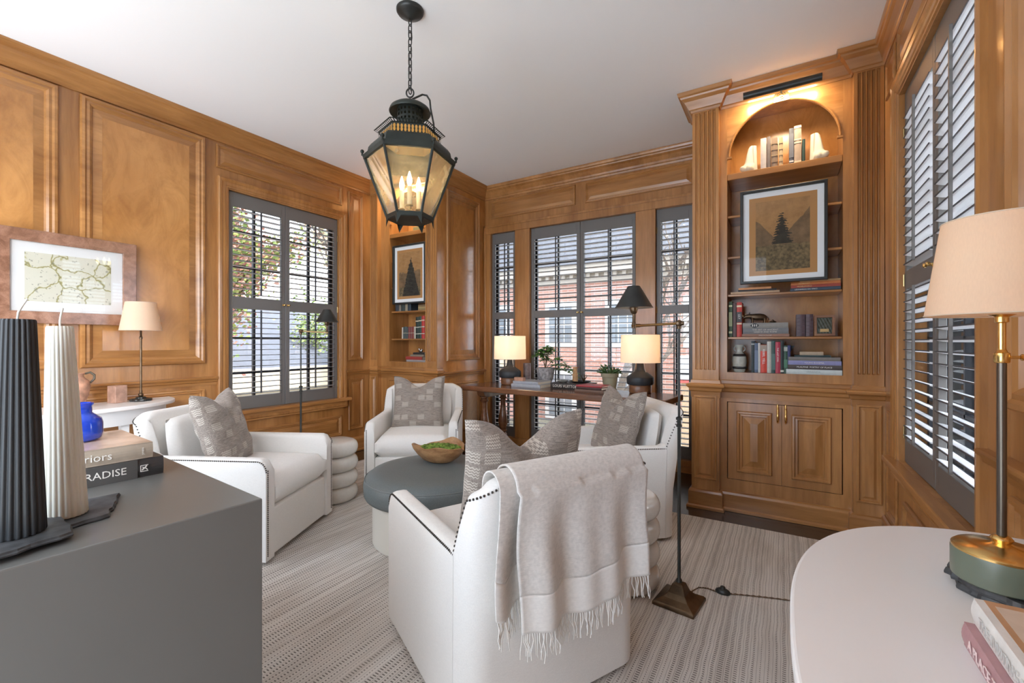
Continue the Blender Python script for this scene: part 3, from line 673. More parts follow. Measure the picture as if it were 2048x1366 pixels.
def framed(loc, rz_, w, h, fw, mw, fm, am, label, depth=.028, cat='framed picture', group=None):
    r = thing('framed_picture', label, cat, loc, rz_, group); T = lambda u, z, q: (u, -q, z)
    f = MB(); f.rframe(-w/2, w/2, -h/2, h/2, [(0, 0), (0, depth), (.003, depth+.002), (fw-.003, depth+.002), (fw, depth-.002), (fw, .006)], T); f.build('frame', fm, r)
    f = MB(); B(-w/2+fw*.5, w/2-fw*.5, -h/2+fw*.5, h/2-fw*.5, 0, .006, T, f); f.build('mat_board', felt_white, r)
    f = MB(); B(-w/2+fw+mw, w/2-fw-mw, -h/2+fw+mw, h/2-fw-mw, .006, .0075, T, f); f.build('print', am, r)
    f = MB(); f.add([(-w/2+fw, -depth+.006, -h/2+fw), (w/2-fw, -depth+.006, -h/2+fw), (w/2-fw, -depth+.006, h/2-fw), (-w/2+fw, -depth+.006, h/2-fw)], [(0, 1, 2, 3)]); f.build('glazing', art_glass, r)
    return r
GA = 'black framed sepia landscapes hung over the shelves'
framed((.0, YC-.028, 1.920), 0, .497, .640, .018, .036, frame_black, art_material('valley'), 'black framed sepia print of a lone spruce in a valley, on right bookcase', group=GA)
framed((-3.402, YC-.028, 1.928), 0, .475, .637, .018, .036, frame_black, art_material('forest'), 'black framed sepia forest print hung on the far left bookcase', group=GA)
fr = framed((XL+.034, .962, 1.605), radians(90), .683, .578, .075, .062, wood_burl, art_material('map'), 'antique county map in wide burl wood frame on left wall', depth=.022, cat='framed map')

# ================================================================ RUG
mb = MB(); mb.box(-3.62, .34, -.45, 3.235, .0, .010)
tag(mb.build('area_rug', rug_m, bevel=.004), 'large pale taupe woven rug with fine stripes under the chairs', 'rug')

# ================================================================ ARMCHAIRS
def chair_shell():
    # plan path: left arm front -> back -> right arm front ; returns sampling function
    hw, dep, rc = .325, .700, .05
    L1 = dep-rc; La = pi/2*rc; L2 = 2*(hw-rc); TOT = 2*L1+2*La+L2
    def at(s):
        if s < L1: return (-hw, s), (-1, 0), min(s, TOT-s)
        s1 = s-L1
        if s1 < La: a = s1/rc; return (-hw+rc-rc*cos(a), L1+rc*sin(a)), (-cos(a), sin(a)), s
        s2 = s1-La
        if s2 < L2: return (-hw+rc+s2, dep), (0, 1), s
        s3 = s2-L2
        if s3 < La: a = s3/rc; return (hw-rc+rc*sin(a), L1+rc*cos(a)), (sin(a), cos(a)), s
        s4 = s3-La
        return (hw, L1-s4), (1, 0), s
    def height(s):
        d = min(s, TOT-s); ha, hb = .565, .795
        rf = .055
        if d < rf: return ha-rf+sqrt(max(0, rf*rf-(rf-d)**2))
        if d < .655: return ha
        t = (d-.655)/.025
        if t < 1: return ha+(hb-.045-ha)*t
        t2 = min(1, (d-.680)/.09); return hb-.045+.045*sin(t2*pi/2)
    return at, height, TOT, L1, La, L2
AT, HT, TOT, L1, La, L2 = chair_shell()
SPL = .657
def shell_point(s, q, h, off):
    (x, y), (nx, ny), _ = AT(s)
    back = 1/(1+exp(-(min(s, TOT-s)-.668)/.010)); lean = .13*max(0, h-.25)*back
    wid = 1+.10*max(0, h-.3)*back
    return ((x+nx*off)*wid, y+ny*off+lean, h)
def shell_piece(s0, s1, n, th=.075):
    m1 = MB(); z0 = .022; K = []
    tt = th/2
    for i in range(n+1):
        s = s0+(s1-s0)*i/n; H_ = HT(s); rr = .026
        prof = [(tt, z0), (tt, .16), (tt, .30), (tt, .42)]+[(tt, .42+(H_-rr-.42)*k/3) for k in (1, 2, 3)]
        prof += [(tt-rr+rr*cos(a), H_-rr+rr*sin(a)) for a in (pi/6, pi/3, pi/2)]
        prof += [(-tt+rr-rr*cos(a), H_-rr+rr*sin(a)) for a in (pi/2, pi/3, pi/6)]
        prof += [(-tt, .42+(H_-rr-.42)*k/3) for k in (3, 2, 1)]+[(-tt, .42), (-tt, .30), (-tt, .16), (-tt, z0)]
        K.append([shell_point(s, 0, z, o) for o, z in prof])
    m_ = len(K[0]); vs = [p for k in K for p in k]
    fs = [(i*m_+j, i*m_+(j+1) % m_, (i+1)*m_+(j+1) % m_, (i+1)*m_+j) for i in range(n) for j in range(m_)]
    fs += [tuple(range(m_))[::-1], tuple(n*m_+j for j in range(m_))]
    m1.add(vs, fs); return m1
def make_chair(label):
    c = thing('swivel_armchair', label, 'armchair', (0, 0, 0), 0, 'white nailhead armchairs around the ottoman')
    shell_piece(0, SPL, 26).build('arm', upholstery, c, smooth=50)
    shell_piece(TOT-SPL, TOT, 26).build('arm', upholstery, c, smooth=50)
    shell_piece(SPL+.001, TOT-SPL-.001, 60).build('backrest', upholstery, c, smooth=50)
    m1 = MB(); m1.box(-.288, .288, .012, .62, .024, .285); m1.build('seat_base', upholstery, c, bevel=.012)
    def cushion(x0, x1, y0, y1, z0, z1, crown, nm, fr=.42, rc=0):
        m1 = MB(); n = 14
        def sgn(v): return (1 if v > 0 else -1)
        for top in (1, 0):
            def fn(u, v):
                a, b_ = 2*u-1, 2*v-1; e = max(abs(a), abs(b_)); k = 1-max(0, e-.86)/.14
                hh = (z1-z0)/2*(fr+(1-fr)*sqrt(max(0, 1-(1-k)**2)))+crown*(1-a*a)*(1-b_*b_); zc = (z0+z1)/2
                px = (x0+x1)/2+a*sqrt(1-rc*b_*b_*a*a)*(x1-x0)/2; py = (y0+y1)/2+b_*sqrt(1-rc*a*a*b_*b_)*(y1-y0)/2
                return (px, py, zc+(hh if top else -min(hh, (z1-z0)/2)))
            m1.grid(fn, n, n)
        # side wall
        def ring(z): return [(x0, y0, z), (x1, y0, z), (x1, y1, z), (x0, y1, z)]
        h_ = (z1-z0)/2*fr; zc = (z0+z1)/2; a = []
        for (p, q) in () if rc else (((x0, y0), (x1, y0)), ((x1, y0), (x1, y1)), ((x1, y1), (x0, y1)), ((x0, y1), (x0, y0))):
            m1.grid(lambda u, v: (p[0]+(q[0]-p[0])*u, p[1]+(q[1]-p[1])*u, zc-h_+2*h_*v), n, 1)
        return m1
    q = cushion(-.284, .284, -.004, .60, .285, .445, .022, 'seat'); q.build('seat_cushion', upholstery, c, smooth=60)
    q = cushion(-.258, .258, .0, .355, -.034, .034, .016, 'b', 0.0, .16)
    M_ = Matrix.Translation((0, .652, .585)) @ Matrix.Rotation(radians(80), 4, 'X') @ Matrix.Translation((0, -.178, 0))
    q.v = [tuple(M_ @ Vector(p)) for p in q.v]; q.build('back_cushion', upholstery, c, smooth=60)
    m1 = MB(); d = 0.0085; s = 0
    def dome(p, r=.0042): m1.ball(p, r, 6, 3)
    L = 0; last = None; steps = int(TOT/.0011); acc = 1e9
    for i in range(steps+1):
        s = TOT*i/steps; z = HT(s)-.012; p = Vector(shell_point(s, 0, z, .0345))
        if last is not None: acc += (p-last).length
        if acc >= .0105: dome(p); acc = 0
        last = p
    for sg in (0, TOT):
        z = .05
        while z < .51: dome(Vector(shell_point(sg, 0, z, .022))+Vector((0, -.001, 0))); z += .0105
    m1.build('nailhead_trim', nail_m, c)
    return c
CH = [((-2.495, 1.643), 116.9, 'white nailhead armchair at left, beside the grey cabinet and burl map'),
      ((-2.473, 2.543), 34.8, 'white nailhead armchair at the back, facing the camera behind the ottoman'),
      ((-1.341, 2.618), -53.1, 'white nailhead armchair at right, between console table and right bookcase'),
      ((-1.272, 1.663), -116.9, 'white nailhead armchair in front, seen from behind with a throw over it')]
def orient(o, p, a): o.location = (p[0], p[1], .010); o.rotation_euler = (0, 0, radians(a))
ch0 = make_chair(CH[0][2]); orient(ch0, CH[0][0], CH[0][1])
for p, a, l in CH[1:]: orient(dup(ch0, l), p, a)

# ---------------------------------------------------------------- pillows
def pillow_mesh(w, h, th, chop, seed):
    rr = random.Random(seed); n = 36; m1 = MB()
    def outline(a, b_):
        # a, b in -1..1 ; pinch sides slightly, chop the top centre downwards
        x = a*w/2*(1-.07*(1-b_*b_)); z = b_*h/2*(1-.05*(1-a*a))
        t = max(0, b_); z -= chop*exp(-(a/.42)**2)*t**1.6; x *= 1+.0*t
        return x, z
    for side in (1, -1):
        def fn(u, v):
            a, b_ = 2*u-1, 2*v-1; x, z = outline(a, b_)
            f = (max(0, 1-a**4)*max(0, 1-b_**4))**.55
            crease = exp(-(a/.16)**2)*max(0, b_)*.55*(1 if side > 0 else .6)
            y = side*th/2*f*(1-crease)+ .004*sin(9*a+3*b_+seed)*f+.004*sin(13*b_-5*a+seed*2)*f
            return (x, y, z)
        m1.grid(fn, n, n)
    return m1
def pillow(label, chair, x, y, z, tilt, w=.50, h=.50, chop=.085, seed=1, yaw=0, roll=0):
    (cx, cy), a, _ = CH[chair]; M_ = Matrix.Translation((cx, cy, .01)) @ Matrix.Rotation(radians(a), 4, 'Z') @ Matrix.Translation((x, y, z)) @ Matrix.Rotation(radians(yaw), 4, 'Z') @ Matrix.Rotation(radians(-tilt), 4, 'X') @ Matrix.Rotation(radians(roll), 4, 'Y')
    o = pillow_mesh(w, h, .155, chop, seed).build('throw_pillow', pillow_m, smooth=180); o.matrix_world = M_
    return tag(o, label, 'pillow', 'taupe patterned pillows on the armchairs')
pillow('taupe patterned pillow with cream zigzag blocks on the left armchair', 0, -.06, .47, .665, 17, seed=1, yaw=14, w=.47, h=.48)
pillow('taupe patterned pillow with cream zigzag blocks on the back armchair', 1, -.015, .47, .655, 17, seed=2, chop=.09, w=.46, h=.48)
pillow('taupe patterned pillow with cream zigzag blocks on the right armchair', 2, .02, .485, .655, 18, seed=3, chop=.11, yaw=12, w=.46, h=.47)
pillow('taupe patterned pillow peeking over the front armchair, beside throw', 3, .0, .49, .668, 10, seed=4, chop=.12, w=.52, h=.53)

# ---------------------------------------------------------------- throw over the front chair
def throw():
    (cx, cy), a, _ = CH[3]; r = thing('wool_throw', 'oatmeal wool throw with fringed ends draped over front armchair back', 'throw', (cx, cy, .01), radians(a))
    ytop = .700+.13*(.795-.25); ztop = .803
    def surf(x, t, lay):
        # t: arclength parameter from the seat side (negative) over the top to the rear (positive)
        rtop = .050+lay*.007
        if t < -rtop*1.57:
            d = -t-rtop*1.57; return (x, ytop-rtop-.17*0-d*.10*-1*.0-.0+d*-.14, ztop-.040-d)
        if t < rtop*1.57:
            g = t/rtop; return (x, ytop+rtop*sin(g), ztop-.040+rtop*cos(g))
        d = t-rtop*1.57
        wv = .016*sin(x*26+lay*2.1)+.010*sin(x*47+1.3)
        k = min(1, d/.25); kk = .5+.5*math.tanh((d-.03)/.05)
        y = ytop+rtop-.130*d*max(0, 1-d*.9)+ .012*lay + wv*k + .010*k
        return (x+ (.02*sin(d*7+lay)*k), y, ztop-.040-d)
    def layer(x0, x1, hem, lay, nm, front=.20):
        nx, nt = 60, 70; b0 = .115
        m1 = MB()
        def fn(u, v):
            x = x0+(x1-x0)*u; e = hem(u); t = -front+(e-b0+front)*v; return surf(x, t, lay)
        m1.grid(fn, nx, nt)
        def fn2(u, v):
            x = x0+(x1-x0)*u; e = hem(u); t = e-b0+b0*v; return surf(x, t, lay)
        o = m1.build(nm, throw_m, r, smooth=180); md = o.modifiers.new('t', 'SOLIDIFY'); md.thickness = .005; md.offset = 1
        m2 = MB(); m2.grid(fn2, nx, 12); o = m2.build('pale_border', throw_l, r, smooth=180); md = o.modifiers.new('t', 'SOLIDIFY'); md.thickness = .005; md.offset = 1
        m3 = MB(); nf = int(abs(x1-x0)/.0065)
        for i in range(nf):
            u = (i+.5)/nf; x = x0+(x1-x0)*u; e = hem(u); p = surf(x, e-.004, lay); ln = .070+.02*R.random(); dx, dy = R.uniform(-.012, .012), R.uniform(-.004, .010); b_ = R.uniform(-.006, .006)
            m3.tube([p, (p[0]+dx*.3+b_, p[1]+dy*.4, p[2]-ln*.35), (p[0]+dx*.8-b_, p[1]+dy, p[2]-ln*.7), (p[0]+dx, p[1]+dy, p[2]-ln)], [.0021, .0019, .0019, .0016], 5)
        m3.build('fringe', throw_l, r, smooth=60)
    layer(.290, .165, lambda u: .425+.015*sin(u*5), .0, 'under_fold', .15)
    layer(.240, -.270, lambda u: .505+.012*sin(u*4)-.035*u*u, 1.6, 'drape', .22)
throw()

# ================================================================ OTTOMAN, BOWL, STOOLS
OC = (-1.85, 2.10)
OSC = .955
o_ = thing('round_ottoman', 'round ottoman with dark teal leather top on cream plinth', 'ottoman', (*OC, .01))
mb = MB(); mb.lathe([(.37, 0), (.385, .004), (.385, .245), (.405, .25), (.405, .275), (0, .275)], 64); mb.build('plinth', cream_wood, o_, smooth=30)
mb = MB(); mb.lathe([(0, .262), (.40, .262), (.428, .268), (.437, .285), (.440, .33), (.437, .362), (.432, .372), (.427, .374), (.424, .380), (.40, .398), (.34, .410), (.2, .418), (0, .420)], 72); mb.build('leather_cushion', leather, o_, smooth=60)
mb = MB(); mb.tube([(.431*cos(t*pi/60), .431*sin(t*pi/60), .3745) for t in range(120)], .0022, 6, closed=True); mb.build('piping', flat('grey stitched piping', (.20, .22, .22), .5), o_)
def bowl():
    r = thing('wooden_bowl', 'rough teak root bowl filled with green moss on the ottoman', 'bowl', (-1.885, 2.19, .4305), radians(25)); n = 48
    rr = random.Random(5); ph = [rr.uniform(0, 6) for _ in range(6)]
    def rad(a, z): return 1+.05*sin(2*a+ph[0])+.04*sin(3*a+ph[1])+.025*sin(5*a+ph[2]) 
    def lip(a): return .012*sin(2*a+ph[3])+.010*sin(3*a+ph[4])+.005*sin(7*a+ph[5])
    prof = [(.0, .0), (.055, .0), (.085, .012), (.118, .045), (.142, .080), (.150, .105), (.143, .108), (.132, .096), (.11, .07), (.05, .045), (0, .04)]
    m1 = MB(); vs, fs = [], []
    for q, z in prof:
        for i in range(n):
            a = 2*pi*i/n; k = rad(a, z); vs.append((q*k*cos(a)*1.18, q*k*sin(a)*.86, max(0, z+(lip(a)*z/.1 if z > .04 else 0))))
    for j in range(len(prof)-1):
        for i in range(n): a, b_ = j*n+i, j*n+(i+1) % n; fs.append((a, b_, b_+n, a+n))
    m1.add(vs, fs); m1.build('bowl_body', wood_bowl, r, smooth=50)
    m1 = MB()
    for i in range(520):
        a, q = rr.uniform(0, 2*pi), sqrt(rr.random())*.118; x, y = q*cos(a)*1.18, q*sin(a)*.86; s_ = rr.uniform(.006, .014)
        m1.ball((x, y, .080+.022*(1-(q/.12)**2)+rr.uniform(-.004, .006)), s_, 6, 4, sc=(1, 1, .8))
    m1.build('moss', moss_m, r, smooth=60, kind='stuff')
o_.scale = (OSC, OSC, 1)
bowl()
def stool(x, y, label):
    prof = [(0, 0), (.125, 0)]; n = 4; hh = .112
    for k in range(n):
        z = k*hh
        for i in range(1, 12):
            a = -pi/2+pi*i/12; prof.append((.118+.052*cos(a)**.8 if cos(a) > 0 else .118, z+hh/2+hh/2*sin(a)))
        prof.append((.122, z+hh))
    prof += [(.10, .452), (0, .452)]
    m1 = MB(); m1.lathe(prof, 56); o = m1.build('ribbed_stool', ceramic, smooth=60); o.location = (x, y, .01)
    tag(o, label, 'side table', 'white ribbed ceramic stools')
stool(-2.90, 2.165, 'white ribbed ceramic drum stool between the left and back armchairs')
stool(-.67, 2.17, 'white ribbed ceramic drum stool behind the front armchair, right of throw')

# ================================================================ PHARMACY FLOOR LAMPS
def floor_lamp(label, loc, rz_, armdir, lit):
    r = thing('pharmacy_floor_lamp', label, 'floor lamp', (*loc, .01), radians(rz_), 'dark metal pharmacy floor lamps')
    m1 = MB(); sec = [(.092, 0), (.092, .014), (.084, .020), (.055, .034), (.038, .052), (.029, .074), (.024, .088), (.012, .094)]; vs = []; fs = []
    for h, z in sec: vs += [(-h, -h, z), (h, -h, z), (h, h, z), (-h, h, z)]
    for j in range(len(sec)-1):
        for i in range(4): a, b_ = j*4+i, j*4+(i+1) % 4; fs.append((a, b_, b_+4, a+4))
    fs += [(3, 2, 1, 0), tuple(range(len(vs)-4, len(vs)))]; m1.add(vs, fs); m1.build('base', bronze, r, bevel=.003)
    m1 = MB(); m1.lathe([(.013, .09), (.013, .105), (.0075, .112), (.0075, .80), (.013, .803), (.013, .812), (.009, .815), (.009, .832), (.014, .835), (.014, .845), (.0055, .85), (.0055, 1.262)], 14); m1.build('pole', black_metal, r, smooth=40)
    m1 = MB(); m1.ball((0, 0, 1.275), .016, 12, 8); m1.tube([(-.012, 0, 1.275), (.02, 0, 1.275)], .010, 10); m1.lathe([(.010, 1.25), (.010, 1.262), (.007, 1.27)], 12); m1.tube([(0, -.02, 1.275), (0, .02, 1.275)], .006, 8); m1.build('swivel_joint', bronze, r, smooth=40)
    ax, ay = cos(radians(armdir-rz_)), sin(radians(armdir-rz_)); L = .222
    m1 = MB(); m1.tube([(ax*.018, ay*.018, 1.274), (ax*L, ay*L, 1.262)], .0062, 10); m1.tube([(ax*(L-.03), ay*(L-.03), 1.264), (ax*(L+.008), ay*(L+.008), 1.262)], .0085, 10); m1.build('arm', brassd, r, smooth=40)
    q = (ax*L, ay*L, 0)
    m1 = MB(); m1.lathe([(.0, 1.250), (.009, 1.252), (.009, 1.275), (.0065, 1.28), (.0065, 1.315), (.013, 1.320), (.0175, 1.335), (.0185, 1.36), (.014, 1.365), (0, 1.366)], 18, c=q); m1.build('socket', bronze, r, smooth=40)
    m1 = MB(); m1.lathe([(.084, 1.343), (.080, 1.348), (.0285, 1.437), (.026, 1.440), (.0, 1.440)], 40, c=q); o = m1.build('lamp_shade', black_metal, r, smooth=35)
    m2 = MB(); m2.lathe([(.0790, 1.3475), (.0275, 1.4355), (0, 1.4365)], 40, c=q); m2.build('shade_lining', flat('gilt lining', (.75, .45, .15), .45, .3), r, smooth=35)
    m2 = MB(); m2.ball((q[0], q[1], 1.395), .017, 12, 8); m2.build('bulb', flat('warm bulb', (1, .72, .40), .4, emit=6), r, smooth=60)
    return r
fl = floor_lamp('tall bronze pharmacy floor lamp with cone shade in front of right bookcase', (-.402, 2.125), -8, 222, True)
floor_lamp('slim dark pharmacy floor lamp behind left armchair, before the left window', (-3.20, 2.085), 20, 22, True)
mb = MB(); cz_ = .0135
cp = [(-.375, 2.215), (-.36, 2.26), (-.345, 2.295), (-.31, 2.31), (-.268, 2.303), (-.24, 2.31), (-.20, 2.318), (-.12, 2.35), (-.04, 2.378), (.05, 2.405), (.12, 2.44), (.2, 2.52), (.26, 2.62)]
pts = []
for i in range(len(cp)-1):
    for k in range(8): t = k/8; pts.append((cp[i][0]*(1-t)+cp[i+1][0]*t, cp[i][1]*(1-t)+cp[i+1][1]*t))
cd = thing('lamp_cord', 'brown twisted lamp cord with black foot switch on the rug', 'cord', (-.24, 2.31, .0105))
for ph in (0, pi):
    q = [(x+.24+.0018*cos(i*1.3+ph), y-2.31+.0018*cos(i*1.3+ph), .0035+.0018*sin(i*1.3+ph)) for i, (x, y) in enumerate(pts)]; mb.tube(q, .0021, 5)
mb.build('twisted_cord', cord_m, cd, smooth=60)
mb = MB(); mb.ball((0, 0, .006), .034, 20, 8, sc=(1, .62, .52)); mb.v = [(x, y, max(0, z)) for x, y, z in mb.v]; mb.lathe([(.012, .018), (.012, .028), (.009, .032), (0, .033)], 16); mb.build('foot_switch', black_metal, cd, smooth=50)

# ================================================================ CONSOLE TABLE IN THE BAY
CT = Matrix.Translation((-1.70, 3.35, 0)) @ Matrix.Rotation(radians(-3.5), 4, 'Z')
ct = thing('console_table', 'long walnut trestle console table with turned legs in front of the bay windows', 'table', (-1.77, 3.49, 0), radians(-4.5))
TZ = .762
mb = MB(); mb.box(-1.03, 1.03, 0, .50, TZ-.052, TZ); mb.build('tabletop', wood_tbl, ct, bevel=.010, seg=3)
for sx in (-.79, .79):
    mb = MB(); P_ = [(.035, TZ-.052), (.465, TZ-.052), (.465, TZ-.075), (.45, TZ-.10), (.42, TZ-.112), (.08, TZ-.112), (.05, TZ-.10), (.035, TZ-.075)]
    mb.add([(sx-.045, y, z) for y, z in P_]+[(sx+.045, y, z) for y, z in P_], [tuple(range(8)), tuple(range(15, 7, -1))]+[(k, 8+k, 8+(k+1) % 8, (k+1) % 8) for k in range(8)]); mb.build('crossbar', wood_tbl, ct, bevel=.004)
    for yy in (.095, .405):
        mb = MB(); mb.lathe([(r_*1.2, z_) for r_, z_ in [(0, .08), (.034, .08), (.030, .10), (.024, .115), (.034, .13), (.037, .15), (.030, .17), (.022, .178), (.034, .19), (.038, .215), (.032, .24), (.024, .25), (.034, .258), (.036, .268), (.026, .276), (.030, .30), (.041, .34), (.043, .38), (.036, .43), (.026, .50), (.022, .56), (.024, .60), (.032, .606), (.034, .618), (.026, .624), (.028, .64), (.038, .655), (.040, TZ-.112)]], 24, c=(sx, yy, 0)); mb.build('leg', wood_tbl, ct, smooth=50)
    mb = MB(); mb.box(sx-.04, sx+.04, .02, .48, 0, .03); mb.box(sx-.032, sx+.032, .05, .45, .03, .08); mb.build('foot', wood_tbl, ct, bevel=.012)
mb = MB(); mb.box(-.79, .79, .235, .265, .12, .17); mb.build('stretcher', wood_tbl, ct, bevel=.004)

def drum_lamp(x, y, label, power):
    r = thing('drum_table_lamp', label, 'table lamp', (x, y, TZ), 0, 'pair of white drum lamps on the console')
    m1 = MB(); m1.lathe([(0, 0), (.084, 0), (.092, .004), (.094, .012), (.094, .065), (.088, .074), (0, .074)], 40); m1.build('wood_base', wood_lamp, r, smooth=40)
    m1 = MB(); m1.lathe([(.088, .070), (.108, .074), (.113, .084), (.114, .132), (.108, .142), (.052, .182), (.040, .192), (.034, .205), (.022, .31), (.016, .318), (0, .318)], 40); m1.build('ceramic_body', black_cer, r, smooth=40)
    m1 = MB(); m1.lathe([(.008, .315), (.008, .335), (.014, .34), (.014, .37), (0, .375)], 12)
    for k in range(3): m1.tube([(0, 0, .335), (.158*cos(k*2.094), .158*sin(k*2.094), .345)], .0015, 5)
    m1.build('shade_fitter', brassd, r)
    m1 = MB(); m1.lathe([(.166, .262), (.161, .500)], 56); o = m1.build('lamp_shade', shade_white, r, smooth=40); sd = o.modifiers.new('t', 'SOLIDIFY'); sd.thickness = .0015
    m1 = MB(); m1.ball((0, 0, .40), .022, 12, 8); m1.build('bulb', flat('bulb glass', (1, .85, .65), .4, emit=3), r, smooth=60)
    m1 = MB()
    for s_ in (-1, 1): m1.tube([(s_*.052, -.012, .180), (s_*.040, -.012, .23), (s_*.028, -.010, .30), (s_*.02, 0, .36)], .0018, 6)
    m1.build('harp', flat('pale cord', (.7, .66, .58), .5), r)
    lamp_light(r, (0, 0, .42), power, (1, .72, .47), .03)
def lamp_light(par, loc, power, col, rad, cut=None):
    ld = bpy.data.lights.new('lamp_light', 'POINT'); ld.energy = power; ld.color = col; ld.shadow_soft_size = rad
    lo = bpy.data.objects.new('lamp_light', ld); COL.objects.link(lo); lo.parent = par; lo.location = loc
drum_lamp(-2.405, 3.900, 'white drum shade lamp with black body at left end of console', 4.2)
drum_lamp(-1.042, 3.825, 'white drum shade lamp with black body at right end of console', 4.2)

# ---------------------------------------------------------------- books
BOOKN = [0]
def book(kind, t, d, h, col, loc, rot=(0, 0, 0), label='', title=None, tcol=None, tsize=None, group=None, bands=None, page=True, lying=False, cover2=None, name='book', off=0, font_sx=1, raisedb=0, tshift=0, mark=None):
    """standing book: thickness t along x, spine on -y, height h along z, origin bottom centre of spine"""
    key = 'cover %.3f %.3f %.3f' % col; cm = flat(key, col, .45, var=.08, scale=40)
    L = Matrix.Translation(loc) @ Matrix.Rotation(rot[2], 4, 'Z')
    if lying: L = L @ Matrix.Translation((0, 0, t/2)) @ Matrix.Rotation(radians(-90), 4, 'Y') @ Matrix.Translation((0, 0, -h/2))
    elif rot[1]: L = L @ Matrix.Rotation(rot[1], 4, 'Y')
    c = MB(); b_ = .0022
    c.box(-t/2, -t/2+b_, .002, d, 0, h); c.box(t/2-b_, t/2, .002, d, 0, h)
    n = 6; P_ = [(-t/2, .003)]+[(-t/2+t*i/n, .003-.004*sin(pi*i/n)-(.0 if 0 < i < n else 0)) for i in range(1, n)]+[(t/2, .003), (t/2-b_, .006), (-t/2+b_, .006)]
    c.prism(P_, 0, h)
    if raisedb:
        for k in range(raisedb): zz = h*(k+1)/(raisedb+1); c.box(-t/2*.92, t/2*.92, -.0035, .002, zz-.0025, zz+.0025)
    o = c.build(name, cm); o.matrix_world = L; tag(o, label, 'book', group)
    if page:
        p = MB(); p.box(-t/2+b_, t/2-b_, .006, d-.004, .003, h-.003); p.build('page_block', page_m, o)
    if bands:
        for (za, zb, bc) in bands:
            q = MB(); q.box(-t/2*1.005, t/2*1.005, -.0022, .003, za*h, zb*h); q.prism([(-t/2*1.005, .002)]+[(-t/2+t*i/n, .0022-.0046*sin(pi*i/n)) for i in range(1, n)]+[(t/2*1.005, .002)], za*h, zb*h)
            q.build('spine_band', flat('band %.2f %.2f %.2f' % bc, bc, .5), o)
    if title:
        Mx = Matrix(((0, -1, 0, 0), (0, 0, -1, -.0024), (-1, 0, 0, h/2+tshift), (0, 0, 0, 1)))
        # text x runs down the spine (-z), text y towards +x
        Mx = Matrix(((0, 1, 0, 0), (0, 0, -1, -.0024), (-1, 0, 0, h/2+tshift), (0, 0, 0, 1)))
        text(title, tsize or t*.55, tcol or white_ink, o, Mx, sx=font_sx)
    if mark: mark(o, h, t)
    return o
def bx_label(c): return c
SH = {1: 2.40, 4: 1.541, 5: 1.236, 6: .985}
FY = YC+.045   # spine plane on the right bookcase shelves
G = 'books on the arched top shelf'
for x, t, h, c, lab, kw in [
    (-.111, .036, .222, (.45, .40, .38), 'pale mauve grey book at left of top shelf group', {}),
    (-.079, .022, .226, (.16, .13, .12), 'dark grey slim book second on top shelf', {}),
    (-.045, .040, .210, (.22, .15, .10), 'brown leather bound book with raised bands on top shelf', dict(raisedb=4, bands=[(.78, .80, (.6, .45, .2)), (.40, .42, (.6, .45, .2))])),
    (-.007, .026, .205, (.42, .30, .17), 'tan ribbed spine book, left of the gap on top shelf', dict(raisedb=4)),
    (.054, .027, .250, (.10, .10, .115), 'tall charcoal book right of the gap on top shelf', dict(title='HISTORY OF ART', tsize=.014)),
    (.090, .042, .260, (.40, .30, .22), 'tallest gilt banded tan book on top shelf', dict(bands=[(.93, .98, (.72, .6, .4)), (.62, .65, (.72, .6, .4)), (.54, .57, (.72, .6, .4)), (.05, .08, (.72, .6, .4))])),
    (.124, .018, .160, (.03, .06, .05), 'small dark green book beside right nose bookend', {})]:
    if kw.get('title'): kw = dict(kw); kw.pop('title'); kw['bands'] = [(.08, .12, (.6, .58, .55)), (.2, .85, (.15, .15, .17))]
    book('b', t-.001, .15, h, c, (x, FY, SH[1]+.0005), label=lab, group=G, **kw)
def nose(x, flip, label):
    r = MB(); n = 26
    prof = [(0, .000, .030, .020), (0, .006, .052, .046), (0, .022, .060, .056), (0, .045, .055, .048), (0, .065, .042, .036), (0, .10, .034, .030), (0, .14, .028, .024), (0, .175, .026, .016), (0, .195, .022, .006)]
    rows = []
    for _, z, w, dpt in prof:
        rows.append([(w*.60*cos(pi*i/n)*(1), -dpt*1.45*sin(pi*i/n)**.9 if 0 < i < n else 0, z) for i in range(n+1)])
    vs = [p for q in rows for p in q]; k = n+1
    r.add(vs, [(j*k+i, j*k+i+1, (j+1)*k+i+1, (j+1)*k+i) for j in range(len(rows)-1) for i in range(n)]+[tuple(range(k))[::-1], tuple((len(rows)-1)*k+i for i in range(k))]+[((j+1)*k, j*k, j*k+n, (j+1)*k+n) for j in range(len(rows)-1)])
    for s_ in (-1, 1): r.ball((s_*.028, -.036, .024), .022, 14, 10, sc=(.9, 1.1, 1))
    r.ball((0, -.068, .030), .020, 14, 10)
    r.prism([(-.036, 0), (.036, 0), (.026, .19), (-.026, .19)], -.022, .004, T=lambda a, b_, c_: (a, -c_, b_))
    o = r.build('nose_bookend', plaster, smooth=70, bevel=.004); o.location = (x, FY+.03, SH[1]+.0005); o.rotation_euler = (0, 0, radians(-52 if flip else 46)); md = o.modifiers.new('rm', 'REMESH'); md.mode = 'VOXEL'; md.voxel_size = .0028; md.use_smooth_shade = True
    ms = o.modifiers.new('sm', 'SMOOTH'); ms.iterations = 10; ms.factor = .6
    tag(o, label, 'bookend', 'cream plaster nose bookends')
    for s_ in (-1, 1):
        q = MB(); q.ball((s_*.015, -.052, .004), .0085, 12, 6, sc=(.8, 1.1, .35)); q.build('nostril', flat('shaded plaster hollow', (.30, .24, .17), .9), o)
nose(-.185, True, 'cream plaster nose bookend at left of top shelf books')
nose(.195, False, 'cream plaster nose bookend at right of top shelf books')
